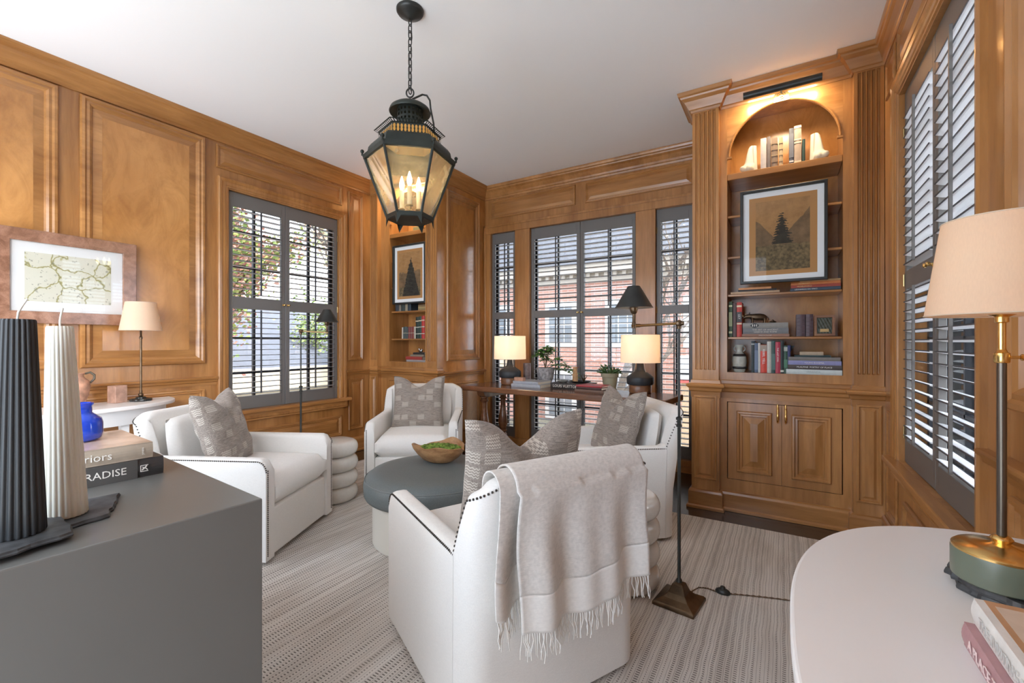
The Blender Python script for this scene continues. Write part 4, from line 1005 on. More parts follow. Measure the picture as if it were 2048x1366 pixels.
# fourth shelf (below the print)
G = 'books lying under the spruce print'
z = SH[4]+.0005
for t, h, d, c, x, kw, lab in [(.015, .30, .2, (.55, .36, .22), -.165, {}, 'pale brown patterned book, bottom of left pile under print'), (.012, .235, .18, (.05, .045, .045), -.15, dict(title='AMERICAN PAINTINGS', tsize=.008), 'thin black book, middle of left pile under print'), (.014, .20, .17, (.75, .35, .15), -.165, {}, 'orange spined book, top of left pile under print')]:
    kw.pop('title', None)
    book('b', t, d, h, c, (x, FY-.02, z), lying=True, label=lab, group=G, **kw); z += t+.0005
z = SH[4]+.0005
for t, h, d, c, x, kw, lab in [(.020, .275, .2, (.05, .075, .11), .185, dict(title='LEONARDO DA VINCI', tsize=.0125, tshift=.05), 'dark blue art book with white capitals, bottom of right pile under print'), (.019, .27, .2, (.38, .07, .045), .187, dict(title='MICHELANGELO', tsize=.011, tcol=gold_ink, tshift=.06), 'dark red art book second from bottom, right pile under print'), (.018, .27, .2, (.60, .20, .06), .187, dict(title='REMBRANDT', tsize=.011, tcol=gold_ink, tshift=.06), 'burnt orange art book near top of right pile under print'), (.012, .22, .17, (.45, .28, .12), .212, {}, 'gilt edged thin book on top of right pile')]:
    book('b', t, d, h, c, (x, FY-.02, z), lying=True, label=lab, group=G, **kw); z += t+.0005
# fifth shelf
G = 'books on the shelf with the rhino'; z5 = SH[5]+.0005
book('b', .022, .17, .255, (.05, .09, .045), (-.318, FY, z5), label='green spined book at far left of rhino shelf', group=G, bands=[(.1, .16, (.6, .6, .35)), (.3, .7, (.35, .38, .2)), (.85, .9, (.6, .6, .35))])
book('b', .020, .17, .245, (.12, .07, .065), (-.292, FY, z5), label='thin dark maroon book beside green book, rhino shelf', group=G)
book('b', .032, .17, .248, (.50, .05, .035), (-.262, FY, z5), label='red book with cream lettering left of rhino shelf pile', group=G, bands=[(.86, .91, (.75, .65, .45)), (.42, .72, (.06, .05, .05)), (.36, .40, (.75, .65, .45))], title='LILY', tsize=.020, tshift=.02)
z = z5
for t, h, d, c, x, kw, lab in [(.020, .285, .20, (.30, .16, .11), -.10, dict(title='AMERICAN FOLK ART', tsize=.008), 'brown book, bottom of pile under the rhino'), (.040, .275, .20, (.17, .17, .175), -.10, dict(title='THE ART OF ANCIENT\nGREECE AND ROME', tsize=.0155, tcol=flat('pale gilt ink', (.62, .56, .48), .5)), 'grey Art of Ancient Greece and Rome book under the rhino'), (.036, .275, .20, (.25, .235, .21), -.102, {}, 'grey taupe book directly under the rhino figure')]:
    o = book('b', t, d, h, c, (x, FY-.02, z), lying=True, label=lab, group=G, **kw); z += t+.0005
# dark quatrefoil label with letters on the top book of that pile
for q, (dx, dzz) in enumerate(((-.075, 0), (-.062, 0), (-.049, 0))):
    pass
lb = MB(); lb.prism([(.026*cos(2*pi*i/24)*(1+.12*cos(4*2*pi*i/24))*.95, .0155*sin(2*pi*i/24)*(1+.08*cos(4*2*pi*i/24))) for i in range(24)], 0, .0006)
o2 = lb.build('spine_label', flat('black label', (.02, .02, .022), .5), o); o2.matrix_local = Matrix(((0, 1, 0, 0), (0, 0, -1, -.0018), (-1, 0, 0, .2), (0, 0, 0, 1)))
for dz_ in (-.012, 0, .012):
    lm = MB(); lm.prism([(-.003, -.008), (.002, -.007), (.001, -.001), (.004, .001), (.001, .008), (-.003, .006), (-.001, 0)], 0, .0004); q = lm.build('label_mark', white_ink, o); q.matrix_local = Matrix(((0, 1, 0, 0), (0, 0, -1, -.0026), (-1, 0, 0, .2+dz_), (0, 0, 0, 1)))
def rhino():
    r = thing('rhino_figurine', 'small dark bronze rhinoceros figure standing on the grey books', 'figurine', (-.145, FY+.05, z+.0005), radians(8))
    m1 = MB(); body = [(-.052, .042, .013), (-.035, .045, .021), (-.012, .043, .025), (.012, .043, .025), (.036, .040, .023), (.052, .036, .015)]
    n = 14; vs = []; fs = []
    for x, zc, q in body:
        for i in range(n): a = 2*pi*i/n; vs.append((x, .78*q*cos(a), zc+q*sin(a)))
    for j in range(len(body)-1):
        for i in range(n): a, b_ = j*n+i, j*n+(i+1) % n; fs.append((a, b_, b_+n, a+n))
    fs += [tuple(range(n))[::-1], tuple((len(body)-1)*n+i for i in range(n))]; m1.add(vs, fs)
    m1.tube([(-.042, 0, .048), (-.062, 0, .050), (-.080, 0, .046), (-.095, 0, .038)], [.018, .016, .013, .009], 10)
    for sx, sy in ((-.038, .012), (-.038, -.012), (.038, .012), (.038, -.012)): m1.tube([(sx, sy, .035), (sx+.002, sy, .018), (sx, sy, 0)], [.011, .007, .008], 8)
    m1.tube([(.052, 0, .045), (.064, 0, .035), (.066, 0, .02)], [.004, .0025, .002], 6)
    for s_ in (-1, 1): m1.tube([(-.056, s_*.009, .064), (-.054, s_*.013, .078)], [.004, .001], 6)
    m1.build('body', bronze, r, smooth=60)
    m1 = MB(); m1.tube([(-.092, 0, .044), (-.102, 0, .060), (-.116, 0, .080)], [.0065, .0045, .0008], 8); m1.tube([(-.078, 0, .056), (-.082, 0, .070)], [.0045, .0006], 8); m1.build('horn', brassd, r, smooth=60)
    q = MB(); q.ball((0, 0, .006), .018, 14, 6, sc=(1.2, .8, .35)); q.ball((.0, 0, .014), .008, 10, 6); o = q.build('bronze_turtle', bronze, smooth=60); o.location = (-.055, FY+.03, z+.0005); tag(o, 'tiny round bronze ornament right of the rhino', 'figurine')
rhino()
book('b', .050, .13, .150, (.085, .045, .05), (.107, FY+.02, z5), label='left of two dark plum leather books with ribbed spines', group=G, raisedb=5)
book('b', .042, .13, .150, (.085, .045, .05), (.157, FY+.02, z5), label='right of two dark plum leather books, next to plaque', group=G, raisedb=5)
pl_ = thing('small_plaque', 'small square wood framed relief plaque on right bookcase shelf', 'plaque', (.238, FY+.015, z5+.071), 0, None, (radians(-5), 0, 0))
mb = MB(); mb.rframe(-.056, .056, -.068, .068, [(0, -.004), (0, .012), (.014, .012), (.016, .004)], lambda u, z, w: (u, -w, z)); mb.build('frame', wood_lamp, pl_)
mb = MB(); mb.grid(lambda u, v: (-.042+.084*u, -.004-.003*sin(u*22)*sin(v*17+u*9), -.054+.108*v), 30, 30); mb.build('relief', flat('dark green relief', (.06, .065, .045), .5, var=.4, scale=90), pl_, smooth=60)
mb = MB(); mb.box(-.024, .024, -.010, -.006, -.042, -.022); mb.build('nameplate', brassd, pl_)
# bottom shelf
G = 'books on the lowest open shelf'; z6 = SH[6]+.0005; x = -.186
vz = thing('ginger_jar_vase', 'grey crackle vase with black bands at left of lowest shelf', 'vase', (-.262, FY+.02, z6))
mb = MB(); mb.lathe([(0, 0), (.034, 0), (.036, .006), (.044, .034), (.047, .08), (.044, .115), (.036, .128), (.022, .140), (.019, .155), (.022, .175), (.031, .190), (.031, .193), (.024, .188), (.016, .17), (0, .17)], 32); mb.build('body', flat('grey crackle glaze', (.40, .41, .36), .2, var=.1, scale=60), vz, smooth=50)
mb = MB(); mb.lathe([(.0435, .022), (.0475, .030), (.0475, .036), (.046, .04)], 32); mb.build('band', flat('black glaze', (.02, .02, .02), .3), vz, smooth=50); mb = MB(); mb.lathe([(.046, .112), (.0405, .122), (.038, .128), (.036, .13)], 32); mb.build('band', flat('black glaze', (.02, .02, .02), .3), vz, smooth=50)
for s_ in (-1, 1): mb = MB(); mb.tube([(s_*.027, 0, .182), (s_*.036, 0, .172), (s_*.034, 0, .155), (s_*.024, 0, .148)], .003, 6); mb.build('handle', flat('grey crackle glaze', (.4, .4, .4)), vz)
for t, h, c, kw, lab in [
    (.020, .222, (.035, .05, .055), dict(bands=[(.88, .92, (.4, .42, .4))]), 'dark slate book next to the grey vase, lowest shelf'),
    (.022, .208, (.10, .14, .22), dict(bands=[(.1, .75, (.17, .22, .32))]), 'muted blue book on the lowest shelf'),
    (.014, .208, (.68, .66, .62), {}, 'thin white book left of the red one, lowest shelf'),
    (.040, .195, (.62, .06, .03), dict(title='REBEL YELL', tsize=.021, tshift=.015, bands=[(.78, .99, (.35, .28, .22))]), 'bright red book with white title on lowest shelf'),
    (.026, .218, (.56, .54, .47), {}, 'cream book right of the bright red one, lowest shelf'),
    (.024, .222, (.04, .085, .075), dict(bands=[(.1, .6, (.09, .17, .15))]), 'deep teal book in row on lowest shelf'),
    (.030, .214, (.45, .04, .07), dict(title='THE LAST KING', tsize=.014, tshift=.02), 'crimson book with white title on lowest shelf'),
    (.020, .222, (.02, .03, .028), dict(bands=[(.04, .10, (.6, .6, .5))]), 'black green book right of the crimson one'),
    (.022, .190, (.03, .08, .05), dict(bands=[(.8, .95, (.4, .42, .36)), (.2, .5, (.08, .2, .12))]), 'short dark green book toward end of the lowest row'),
    (.017, .192, (.05, .06, .18), dict(bands=[(.03, .09, (.5, .5, .6))]), 'navy book at right end of the lowest row')]:
    x += t/2; book('b', t-.001, .155, h, c, (x, FY, z6), label=lab, group=G, **kw); x += t/2
z = z6
for t, h, d, c, xx, kw, lab in [(.032, .305, .2, (.60, .66, .64), .176, dict(title='VERANDA', tsize=.017, tcol=flat('grey ink', (.38, .45, .45), .6)), 'pale aqua book at bottom of right pile, lowest shelf'), (.030, .295, .2, (.085, .07, .065), .180, dict(title='McALPINE  POETRY OF PLACE', tsize=.0145), 'dark brown book with large white capitals in right pile, lowest shelf'), (.027, .29, .2, (.27, .28, .50), .180, dict(title='YOUNG BOHEMIA', tsize=.013), 'lavender blue book in right pile, lowest shelf'), (.024, .285, .2, (.20, .185, .165), .178, {}, 'grey taupe book in right pile, lowest shelf'), (.012, .20, .15, (.04, .07, .075), .17, {}, 'thin dark teal book on right pile, lowest shelf'), (.022, .13, .1, (.42, .34, .24), .165, {}, 'small old parchment book on top of right pile')]:
    book('b', t, d, h, c, (xx, FY-.03, z), lying=True, label=lab, group=G, **kw); z += t+.0005
tri = MB(); tri.prism([(0, 0), (.045, .075), (-.0, .075)], 0, .004, T=lambda a, b_, c_: (.035+a*.9, FY+.12+c_, 1.10+b_)); o = tri.build('dark_ornament', black_metal); tag(o, 'dark angular ornament behind the navy book on lowest shelf', 'ornament')
o.location.z += 0
# left bookcase contents
FL = YC+.045; G = 'books in the far left bookcase'; zz = SH[5]+.0005; x = -3.60
for i, (t, h, c) in enumerate([(.020, .125, (.55, .5, .42)), (.026, .13, (.05, .07, .07)), (.026, .132, (.07, .09, .085)), (.026, .128, (.05, .06, .06)), (.028, .13, (.20, .045, .04)), (.028, .13, (.18, .05, .045)), (.030, .132, (.22, .05, .04)), (.024, .13, (.5, .45, .36))]):
    x += t/2; book('b', t-.001, .12, h, c, (x, FL, zz), label=['cream', 'black', 'dark grey', 'charcoal', 'maroon', 'deep maroon', 'red maroon', 'ivory'][i]+' small book in low row, far left bookcase', group=G, bands=[(.45, .5, (.4, .36, .25))] if 0 < i < 7 else None); x += t/2
for t, h, c, lab in [(.046, .235, (.02, .035, .03), 'tall black banded book in far left bookcase'), (.040, .24, (.03, .06, .045), 'tall dark green book in far left bookcase'), (.045, .245, (.50, .05, .04), 'tall red book at right end, far left bookcase')]:
    x += t/2; book('b', t-.002, .15, h, c, (x, FL, zz), label=lab, group=G, bands=[(.2, .24, (.5, .48, .4)), (.5, .54, (.5, .48, .4)), (.78, .83, (.6, .5, .35))]); x += t/2
mb = MB(); mb.lathe([(0, 0), (.03, 0), (.012, .01), (.010, .10), (.045, .13), (.052, .17), (.050, .21), (.046, .21), (.046, .17), (0, .14)], 24); o = mb.build('pale_goblet', flat('pale alabaster', (.72, .60, .42), .4), smooth=50); o.location = (-3.43, FL+.19, zz); tag(o, 'pale alabaster goblet behind books, far left bookcase', 'goblet')
z = SH[6]+.0005
for t, h, d, c, xx, lab in [(.022, .30, .2, (.33, .31, .31), -3.36, 'grey book, bottom of pile in far left bookcase'), (.034, .24, .2, (.35, .05, .04), -3.40, 'dark red book in lying pile, far left bookcase'), (.022, .20, .18, (.25, .20, .15), -3.35, 'taupe book in lying pile, far left bookcase'), (.022, .16, .14, (.03, .03, .03), -3.33, 'small black book on lying pile, far left bookcase')]:
    book('b', t, d, h, c, (xx, FL-.02, z), lying=True, label=lab, group=G); z += t+.0005
mb = MB(); mb.ball((0, 0, .016), .022, 12, 8, sc=(1.4, .8, .7)); mb.ball((-.02, 0, .034), .012, 10, 6); mb.ball((.018, 0, .030), .010, 10, 6); o = mb.build('silver_ornament', flat('silver', (.7, .7, .7), .2, 1), smooth=60); o.location = (-3.345, FL+.03, z); tag(o, 'small silver ornament atop the pile, far left bookcase', 'ornament')
z = SH[4]+.0005; x = -3.70
for i, (t, h, c) in enumerate([(.05, .085, (.04, .05, .06)), (.04, .075, (.25, .22, .18)), (.06, .09, (.05, .07, .07)), (.04, .08, (.35, .30, .22)), (.05, .09, (.04, .06, .08))]):
    x += t/2; book('b', t-.002, .12, h, c, (x, FL, z), label=['small dark book at left', 'taupe book second', 'wide dark teal book third', 'tan book fourth', 'navy book fifth'][i]+' under forest print, far left bookcase', group=G); x += t/2
for i in range(3):
    book('b', .02, .12, .13, [(.35, .25, .12), (.45, .33, .16), (.30, .2, .1)][i], (-3.29, FL, z), lying=True, label=['brown', 'ochre', 'umber'][i]+' lying book under forest print, far left bookcase', group=G); z += .0205
mb = MB(); mb.box(-.05, .05, -.04, .04, 0, .05); o = mb.build('gilt_box', flat('olive gilt box', (.32, .27, .12), .4, .4), bevel=.004); o.location = (-3.38, FL+.04, SH[1]+.001); tag(o, 'olive gilt box on top shelf, far left bookcase', 'box')
mb = MB(); mb.lathe([(0, 0), (.03, 0), (.008, .012), (.008, .03), (.035, .05), (.045, .085), (.04, .088), (0, .05)], 24); mb.ball((0, 0, .09), .02, 12, 8); o = mb.build('brass_urn', brass, smooth=50); o.location = (-3.27, FL+.03, SH[1]+.001); tag(o, 'small brass urn on top shelf, behind lantern', 'urn')

# ================================================================ CONSOLE ACCESSORIES
def on_table(x, y): return (x, y, TZ+.0005)
G = 'books stacked on the console'
book('b', .030, .26, .33, (.42, .44, .47), (-2.107, 3.697, TZ+.0005), (0, 0, radians(-3)), label='large grey book, bottom of left console stack', lying=True, group=G)
book('b', .026, .25, .29, (.40, .42, .46), (-2.117, 3.713, TZ+.031), (0, 0, radians(-4)), label='grey blue book, top of left console stack', lying=True, group=G)
book('b', .055, .26, .36, (.03, .022, .018), (-1.690, 3.744, TZ+.0005), (0, 0, radians(-5)), label='thick near-black book with gold capitals lying on the console', title='LOUIS VUITTON', tsize=.036, lying=True, group=G, tshift=.02, tcol=flat('pale gilt letters', (.80, .74, .64), .5))
book('b', .026, .20, .28, (.16, .09, .06), (-1.418, 3.588, TZ+.0005), (0, 0, radians(-8)), label='dark brown book, bottom of front console stack', lying=True, group=G)
book('b', .020, .19, .245, (.07, .035, .03), (-1.424, 3.598, TZ+.027), (0, 0, radians(-8)), label='nearly black book, middle of front console stack', lying=True, group=G)
book('b', .014, .19, .245, (.40, .05, .06), (-1.424, 3.598, TZ+.0475), (0, 0, radians(-6)), label='red book, top of front console stack', lying=True, group=G)
mb = MB(); mb.lathe([(0, 0), (.040, 0), (.040, .215), (.035, .218), (.034, .20), (.033, .02), (0, .02)], 28); o = mb.build('cylinder_vase', flat('marbled brown glaze', (.16, .11, .10), .35, var=.7, scale=16), smooth=40); o.location = on_table(-2.270, 4.020); tag(o, 'marbled brown cylinder vase between left lamp and stone planter', 'vase')
mb = MB(); mb.box(-.05, .05, -.025, .025, 0, .034); o = mb.build('wooden_block', flat('pink tinted wood', (.50, .27, .18), .5, var=.2)); o.location = (-2.201, 3.755, TZ+.0575); o.rotation_euler = (0, 0, radians(-3)); tag(o, 'small pinkish wood box on the grey console books', 'box')
def leaf(mb, p, d, up, L, w, curl=.3):
    d = Vector(d).normalized(); up = Vector(up); s_ = d.cross(up)
    s_ = s_.normalized() if s_.length > 1e-4 else Vector((1, 0, 0)); nrm = s_.cross(d).normalized(); n = 5; vs = []
    for i in range(n+1):
        t = i/n; c = Vector(p)+d*L*t-nrm*(curl*L*t*t); ww = w*sin(pi*min(1, .08+t*.92))**.7*(1-.15*t)
        vs += [tuple(c-s_*ww/2+nrm*ww*.12), tuple(c-nrm*.0), tuple(c+s_*ww/2+nrm*ww*.12)]
    mb.add(vs, [(3*i+a, 3*i+a+1, 3*i+a+4, 3*i+a+3) for i in range(n) for a in (0, 1)])
def trailing_plant():
    r = thing('potted_trailing_plant', 'green trailing plant in mottled grey stone pot on the console', 'potted plant', on_table(-2.070, 4.052)); rr = random.Random(11)
    m1 = MB(); m1.lathe([(0, 0), (.045, 0), (.060, .02), (.078, .07), (.090, .13), (.095, .175), (.089, .176), (.084, .15), (0, .15)], 36); m1.build('pot', stone_m, r, smooth=50)
    m1 = MB(); m1.lathe([(.086, .150), (.05, .158), (0, .160)], 24); m1.build('soil', soil, r)
    st, lf = MB(), MB()
    stems = [(-.8, .05, .30, .10), (-.5, -.3, .26, .20), (.1, .1, .36, .15), (.5, -.2, .34, .22), (.9, .0, .24, .30), (1.1, -.2, .14, .38), (.3, .4, .30, .12), (-.2, -.4, .3, .18), (1.0, .2, .05, .36)]
    for sx, sy, hz_, rch in stems:
        p = Vector((0, 0, .155)); pts = []
        for k in range(9): t = k/8; pts.append(Vector((sx*rch*t*.9, sy*rch*t*.8, .155+hz_*.62*sin(t*pi*.72)*1.05+(-.10*t*t if rch > .28 else 0))))
        st.tube(pts, [.004-.0025*k/8 for k in range(9)], 6)
        for k in range(2, 9):
            for q in range(5):
                a = rr.uniform(0, 2*pi); leaf(lf, pts[k]+Vector((rr.uniform(-.01, .01), rr.uniform(-.01, .01), rr.uniform(-.008, .01))), (cos(a), sin(a), rr.uniform(-.1, .6)), (0, 0, 1), rr.uniform(.040, .062), rr.uniform(.028, .042))
    st.build('stems', flat('brown stem', (.14, .09, .05), .7), r); lf.build('foliage', leaf_m, r, smooth=60, kind='stuff')
    m2 = MB()
    for k in range(4): leaf(m2, (.36, -.0, .19-.004*k), (cos(k*1.7), sin(k*1.7), .4), (0, 0, 1), .03, .02)
    m2.tube([(.24, -.02, .17), (.30, -.01, .195), (.36, 0, .19)], .0016, 5); m2.build('red_leaves', flat('russet leaf', (.40, .10, .04), .5), r)
trailing_plant()
def succulent():
    r = thing('potted_succulent', 'dark green holiday cactus in sage clay pot, left of right lamp', 'potted plant', on_table(-1.340, 3.906)); rr = random.Random(3)
    m1 = MB(); m1.lathe([(0, 0), (.060, 0), (.064, .012), (.0, .012)], 32); m1.lathe([(.050, .006), (.056, .01), (.070, .118), (.078, .120), (.081, .155), (.074, .156), (.070, .135), (0, .135)], 32); m1.build('clay_pot', pot_green, r, smooth=40)
    m1 = MB(); m1.lathe([(.072, .138), (0, .142)], 20); m1.build('soil', soil, r)
    lf = MB()
    for i in range(75):
        a = rr.uniform(0, 2*pi); q = rr.uniform(.0, .05); el = rr.uniform(.25, 1.35); p = Vector((q*cos(a), q*sin(a), .14)); d = Vector((cos(a)*cos(el), sin(a)*cos(el), sin(el)))
        for k in range(rr.choice((2, 3, 4))):
            L = rr.uniform(.022, .032); leaf(lf, p, d, (rr.uniform(-1, 1), rr.uniform(-1, 1), .6), L, .015, .06); p = p+d*L*.95; d = (d+Vector((0, 0, -.14))+Vector((rr.uniform(-.25, .25), rr.uniform(-.25, .25), 0))).normalized()
    o = lf.build('foliage', leaf_d, r, smooth=60, kind='stuff'); sd = o.modifiers.new('t', 'SOLIDIFY'); sd.thickness = .002
succulent()
zt = TZ+.056
ty = thing('dark_tray', 'small dark oval dish on the thick black console book', 'tray', (-1.622, 3.880, zt))
mb = MB(); mb.lathe([(0, 0), (.07, 0), (.105, .012), (.108, .016), (.10, .014), (.06, .006), (0, .006)], 36); mb.v = [(x*1.0, y*.6, z) for x, y, z in mb.v]; mb.build('dish', black_metal, ty, smooth=50)
mb = MB(); mb.lathe([(0, 0), (.026, 0), (.026, .075), (.021, .078), (.021, .135), (.016, .138), (0, .138)], 20); o = mb.build('wood_candle_stub', flat('amber wood', (.48, .27, .12), .5, var=.3), smooth=30); o.location = (-1.669, 3.880, zt+.0065); tag(o, 'amber wooden stub post standing in the dark dish', 'ornament')
rr = random.Random(9); mb = MB()
for k in range(5): a = k*1.256; mb.tube([(0, 0, 0.004), (.012*cos(a), .012*sin(a), .03), (.030*cos(a+.4), .022*sin(a+.4), .055), (.022*cos(a+.8), .03*sin(a+.8), .075)], [.006, .005, .0035, .0015], 6)
o = mb.build('antler_ornament', bronze, smooth=50); o.location = (-1.580, 3.875, zt+.0065); tag(o, 'small bronze branching ornament in dark dish', 'ornament')
mb = MB(); mb.lathe([(0, 0), (.03, 0), (.05, .012), (.052, .018), (.046, .014), (0, .006)], 28); o = mb.build('glass_dish', flat('pale pewter', (.55, .54, .5), .25, .6), smooth=50); o.location = (-1.773, 3.828, zt); tag(o, 'small pale pewter dish on left end of thick black console book', 'dish')

# ================================================================ DEMILUNE TABLES
def demilune(label, xw, sgn, yc, semi, depth, ztop, rz_=0):
    r = thing('demilune_table', label, 'table', (xw, yc, 0), 0, 'white demilune tables against the walls'); e = 2.5
    def outl(k, n=64): 
        P_ = []
        for i in range(n+1):
            a = pi*i/n; c, s_ = cos(a), sin(a)
            P_.append((sgn*(depth-k)*abs(s_)**(2/e), (semi-k)*(1 if c > 0 else -1)*abs(c)**(2/e)))
        return P_
    m1 = MB(); m1.prism(outl(0), ztop-.026, ztop); m1.build('tabletop', white_paint, r, bevel=.006, seg=3)
    m1 = MB(); a, b_ = outl(.05), outl(.068); n = len(a); z0, z1 = ztop-.125, ztop-.026
    m1.add([(x, y, z) for z in (z0, z1) for P_ in (a, b_) for x, y in P_], [(i, i+1, 2*n+i+1, 2*n+i) for i in range(n-1)]+[(n+i, n+i+1, 3*n+i+1, 3*n+i) for i in range(n-1)]+[(i, i+1, n+i+1, n+i) for i in range(n-1)])
    m1.build('apron', white_paint2, r, smooth=40)
    for (lx, ly) in ((.045, semi-.12), (.045, -semi+.12), (depth-.13, semi*.45), (depth-.13, -semi*.45)):
        m1 = MB(); lx *= sgn; m1.add([(lx+h*a, ly+h*b_, z) for h, z in ((.012, .0105 if abs(lx) > .2 else 0), (.022, ztop-.13), (.022, ztop-.027)) for a, b_ in ((-1, -1), (1, -1), (1, 1), (-1, 1))], [(j*4+i, j*4+(i+1) % 4, j*4+4+(i+1) % 4, j*4+4+i) for j in (0, 1) for i in range(4)]+[(3, 2, 1, 0), (8, 9, 10, 11)])
        m1.build('leg', white_paint2, r)
demilune('white demilune table against left wall, holding a small cream lamp', XL+.045, 1, .85, .655, .42, .79)
demilune('white rounded table in the right foreground with green based lamp', XR-.034, -1, .85, .625, .485, .75)

def candlestick_lamp(label, loc, h0, h1, rb, rt, pole_h, kind, power):
    r = thing('candlestick_table_lamp', label, 'table lamp', loc)
    if kind == 'black':
        m1 = MB(); st = lambda a, z: 1+.06*cos(8*a)
        m1.lathe([(0, 0), (.058, 0), (.062, .006), (.060, .014), (.030, .018), (.028, .026), (.012, .030), (0, .031)], 64, star=st); m1.build('base', black_metal, r, smooth=40)
        m1 = MB(); m1.ball((0, 0, .042), .015, 14, 10); m1.lathe([(.008, .05), (.009, .065), (.0065, .075), (.0065, h0-.06), (.010, h0-.058), (.010, h0-.045), (.006, h0-.04), (.006, h0+.04), (0, h0+.04)], 14); m1.tube([(.006, 0, h0-.05), (.022, 0, h0-.05)], .004, 8); m1.build('pole', bronze, r, smooth=40)
    else:
        m1 = MB(); m1.lathe([(0, 0), (.060, 0), (.065, .004), (.0655, .012), (.0655, .050), (.064, .054), (0, .054)], 56); m1.build('green_drum', flat('sage enamel', (.135, .16, .12), .3), r, smooth=40)
        m1 = MB(); m1.lathe([(.0645, .052), (.0645, .056), (.060, .060), (.040, .066), (.016, .069), (.012, .072), (.015, .078), (.012, .082), (.006, .084), (0, .084)], 56); m1.build('brass_cap', brass, r, smooth=40)
        m1 = MB(); m1.lathe([(.0065, .08), (.0065, h0-.075)], 18); m1.build('pole', flat('dark bronze pole', (.16, .14, .12), .3, .9), r, smooth=40)
        m1 = MB(); m1.lathe([(.009, h0-.085), (.0105, h0-.083), (.0105, h0-.068), (.0075, h0-.066), (.0055, h0-.06), (.0055, h0-.015), (.009, h0-.013), (.009, h0-.004), (.018, h0), (.018, h0+.002), (0, h0+.004)], 18)
        m1.tube([(.008, 0, h0-.075), (.022, 0, h0-.075)], .0028, 8); m1.ball((.025, 0, h0-.075), .006, 10, 6, sc=(.5, 1, 1)); m1.build('brass_collar', brass, r, smooth=40)
    m1 = MB(); m1.lathe([(rb, h0), (rt, h1)], 72); o = m1.build('lamp_shade', shade_cream, r, smooth=40); sd = o.modifiers.new('t', 'SOLIDIFY'); sd.thickness = .0012
    m1 = MB(); m1.tube([(rb*cos(t*pi/32), rb*sin(t*pi/32), h0) for t in range(64)], .0012, 5, closed=True); m1.build('shade_trim', flat('shade trim', (.62, .50, .38), .8), r)
    m1 = MB(); m1.tube([(rt*cos(t*pi/32), rt*sin(t*pi/32), h1) for t in range(64)], .0012, 5, closed=True); m1.build('shade_trim', flat('shade trim', (.62, .50, .38), .8), r)
    m1 = MB(); m1.ball((0, 0, (h0+h1)/2), .02, 12, 8); m1.build('bulb', flat('bulb glass', (1, .85, .65)), r, smooth=60)
    m1 = MB(); m1.tube([(0, 0, h0+.002), (0, 0, (h0+h1)/2-.015)], .006, 8)
    for k in range(3): m1.tube([(0, 0, h0+.03), (rb*.97*cos(k*2.094), rb*.97*sin(k*2.094), h0+.012)], .0012, 5)
    m1.build('fitter', brassd, r)
    lamp_light(r, (0, 0, (h0+h1)/2), power, (1, .54, .24), .02)
candlestick_lamp('slim black stemmed lamp with cream shade on left demilune table', (-3.815, 1.285, .7905), .490, .685, .118, .086, .5, 'black', 14)
candlestick_lamp('sage green and brass lamp with large cream shade in right foreground', (.330, 1.114, .7762), .472, .640, .101, .078, .45, 'green', 15)

mb = MB(); mb.box(-.035, .035, -.038, .038, 0, .115); o = mb.build('wooden_tile_block', flat('rosy weathered wood', (.50, .30, .22), .55, var=.3, scale=22), bevel=.002, seg=1); o.location = (-3.84, 1.165, .7905); o.rotation_euler = (0, 0, radians(20)); tag(o, 'square rosy weathered block on left demilune table beside lamp', 'ornament')
jg = thing('terracotta_jug', 'aged terracotta jug with dark handles behind the white candle', 'jug', (-3.74, .935, .7905))
mb = MB(); mb.lathe([(0, 0), (.030, 0), (.034, .01), (.055, .07), (.066, .13), (.060, .165), (.040, .185), (.034, .20), (.040, .215), (.034, .214), (.028, .2), (0, .19)], 32); mb.build('body', terracotta, jg, smooth=50)
for s_ in (-1, 1):
    mb = MB(); mb.tube([(0, s_*.040, .21), (0, s_*.065, .218), (0, s_*.085, .200), (0, s_*.085, .175), (0, s_*.064, .150)], [.006, .007, .007, .006, .006], 8); mb.build('handle', flat('dark glazed handle', (.12, .10, .07), .3), jg, smooth=60)

# right table: slates, books ----------------------------------------------------
def slab(name, pts, z, th, label, seed, grp):
    rr = random.Random(seed); P_ = []; n = len(pts)
    for i in range(n):
        a, b_ = Vector(pts[i]), Vector(pts[(i+1) % n]); P_.append(tuple(a))
        for k in (.2, .35, .5, .68, .84): q = a.lerp(b_, k); P_.append((q.x+rr.uniform(-.0035, .0035), q.y+rr.uniform(-.0035, .0035)))
    m1 = MB(); n = len(P_); cx = sum(p[0] for p in P_)/n; cy = sum(p[1] for p in P_)/n
    L_ = [(1.0, z), (1.012+.0, z+th*.35), (.992, z+th*.6), (.975, z+th)]; vs = []
    for k, h in L_: vs += [(cx+(x-cx)*k*(1+rr.uniform(-.006, .006)), cy+(y-cy)*k*(1+rr.uniform(-.006, .006)), h) for x, y in P_]
    m1.add(vs, [(j*n+i, j*n+(i+1) % n, (j+1)*n+(i+1) % n, (j+1)*n+i) for j in range(3) for i in range(n)]+[tuple(range(n))[::-1], tuple(3*n+i for i in range(n))])
    return tag(m1.build(name, slate), label, 'coaster', grp)
slab('slate_slab', [(.272, 1.115), (.300, 1.070), (.345, 1.035), (.420, 1.060), (.425, 1.150), (.360, 1.195), (.285, 1.165)], .7505, .0115, 'rough dark slate slab, lower one under the green based lamp', 1, 'slate slabs under lamp')
slab('slate_slab', [(.262, 1.142), (.283, 1.085), (.330, 1.040), (.395, 1.045), (.410, 1.12), (.375, 1.185), (.282, 1.188)], .7635, .012, 'rough dark slate slab directly beneath the green based lamp', 2, 'slate slabs under lamp')
G = 'books in the right foreground'
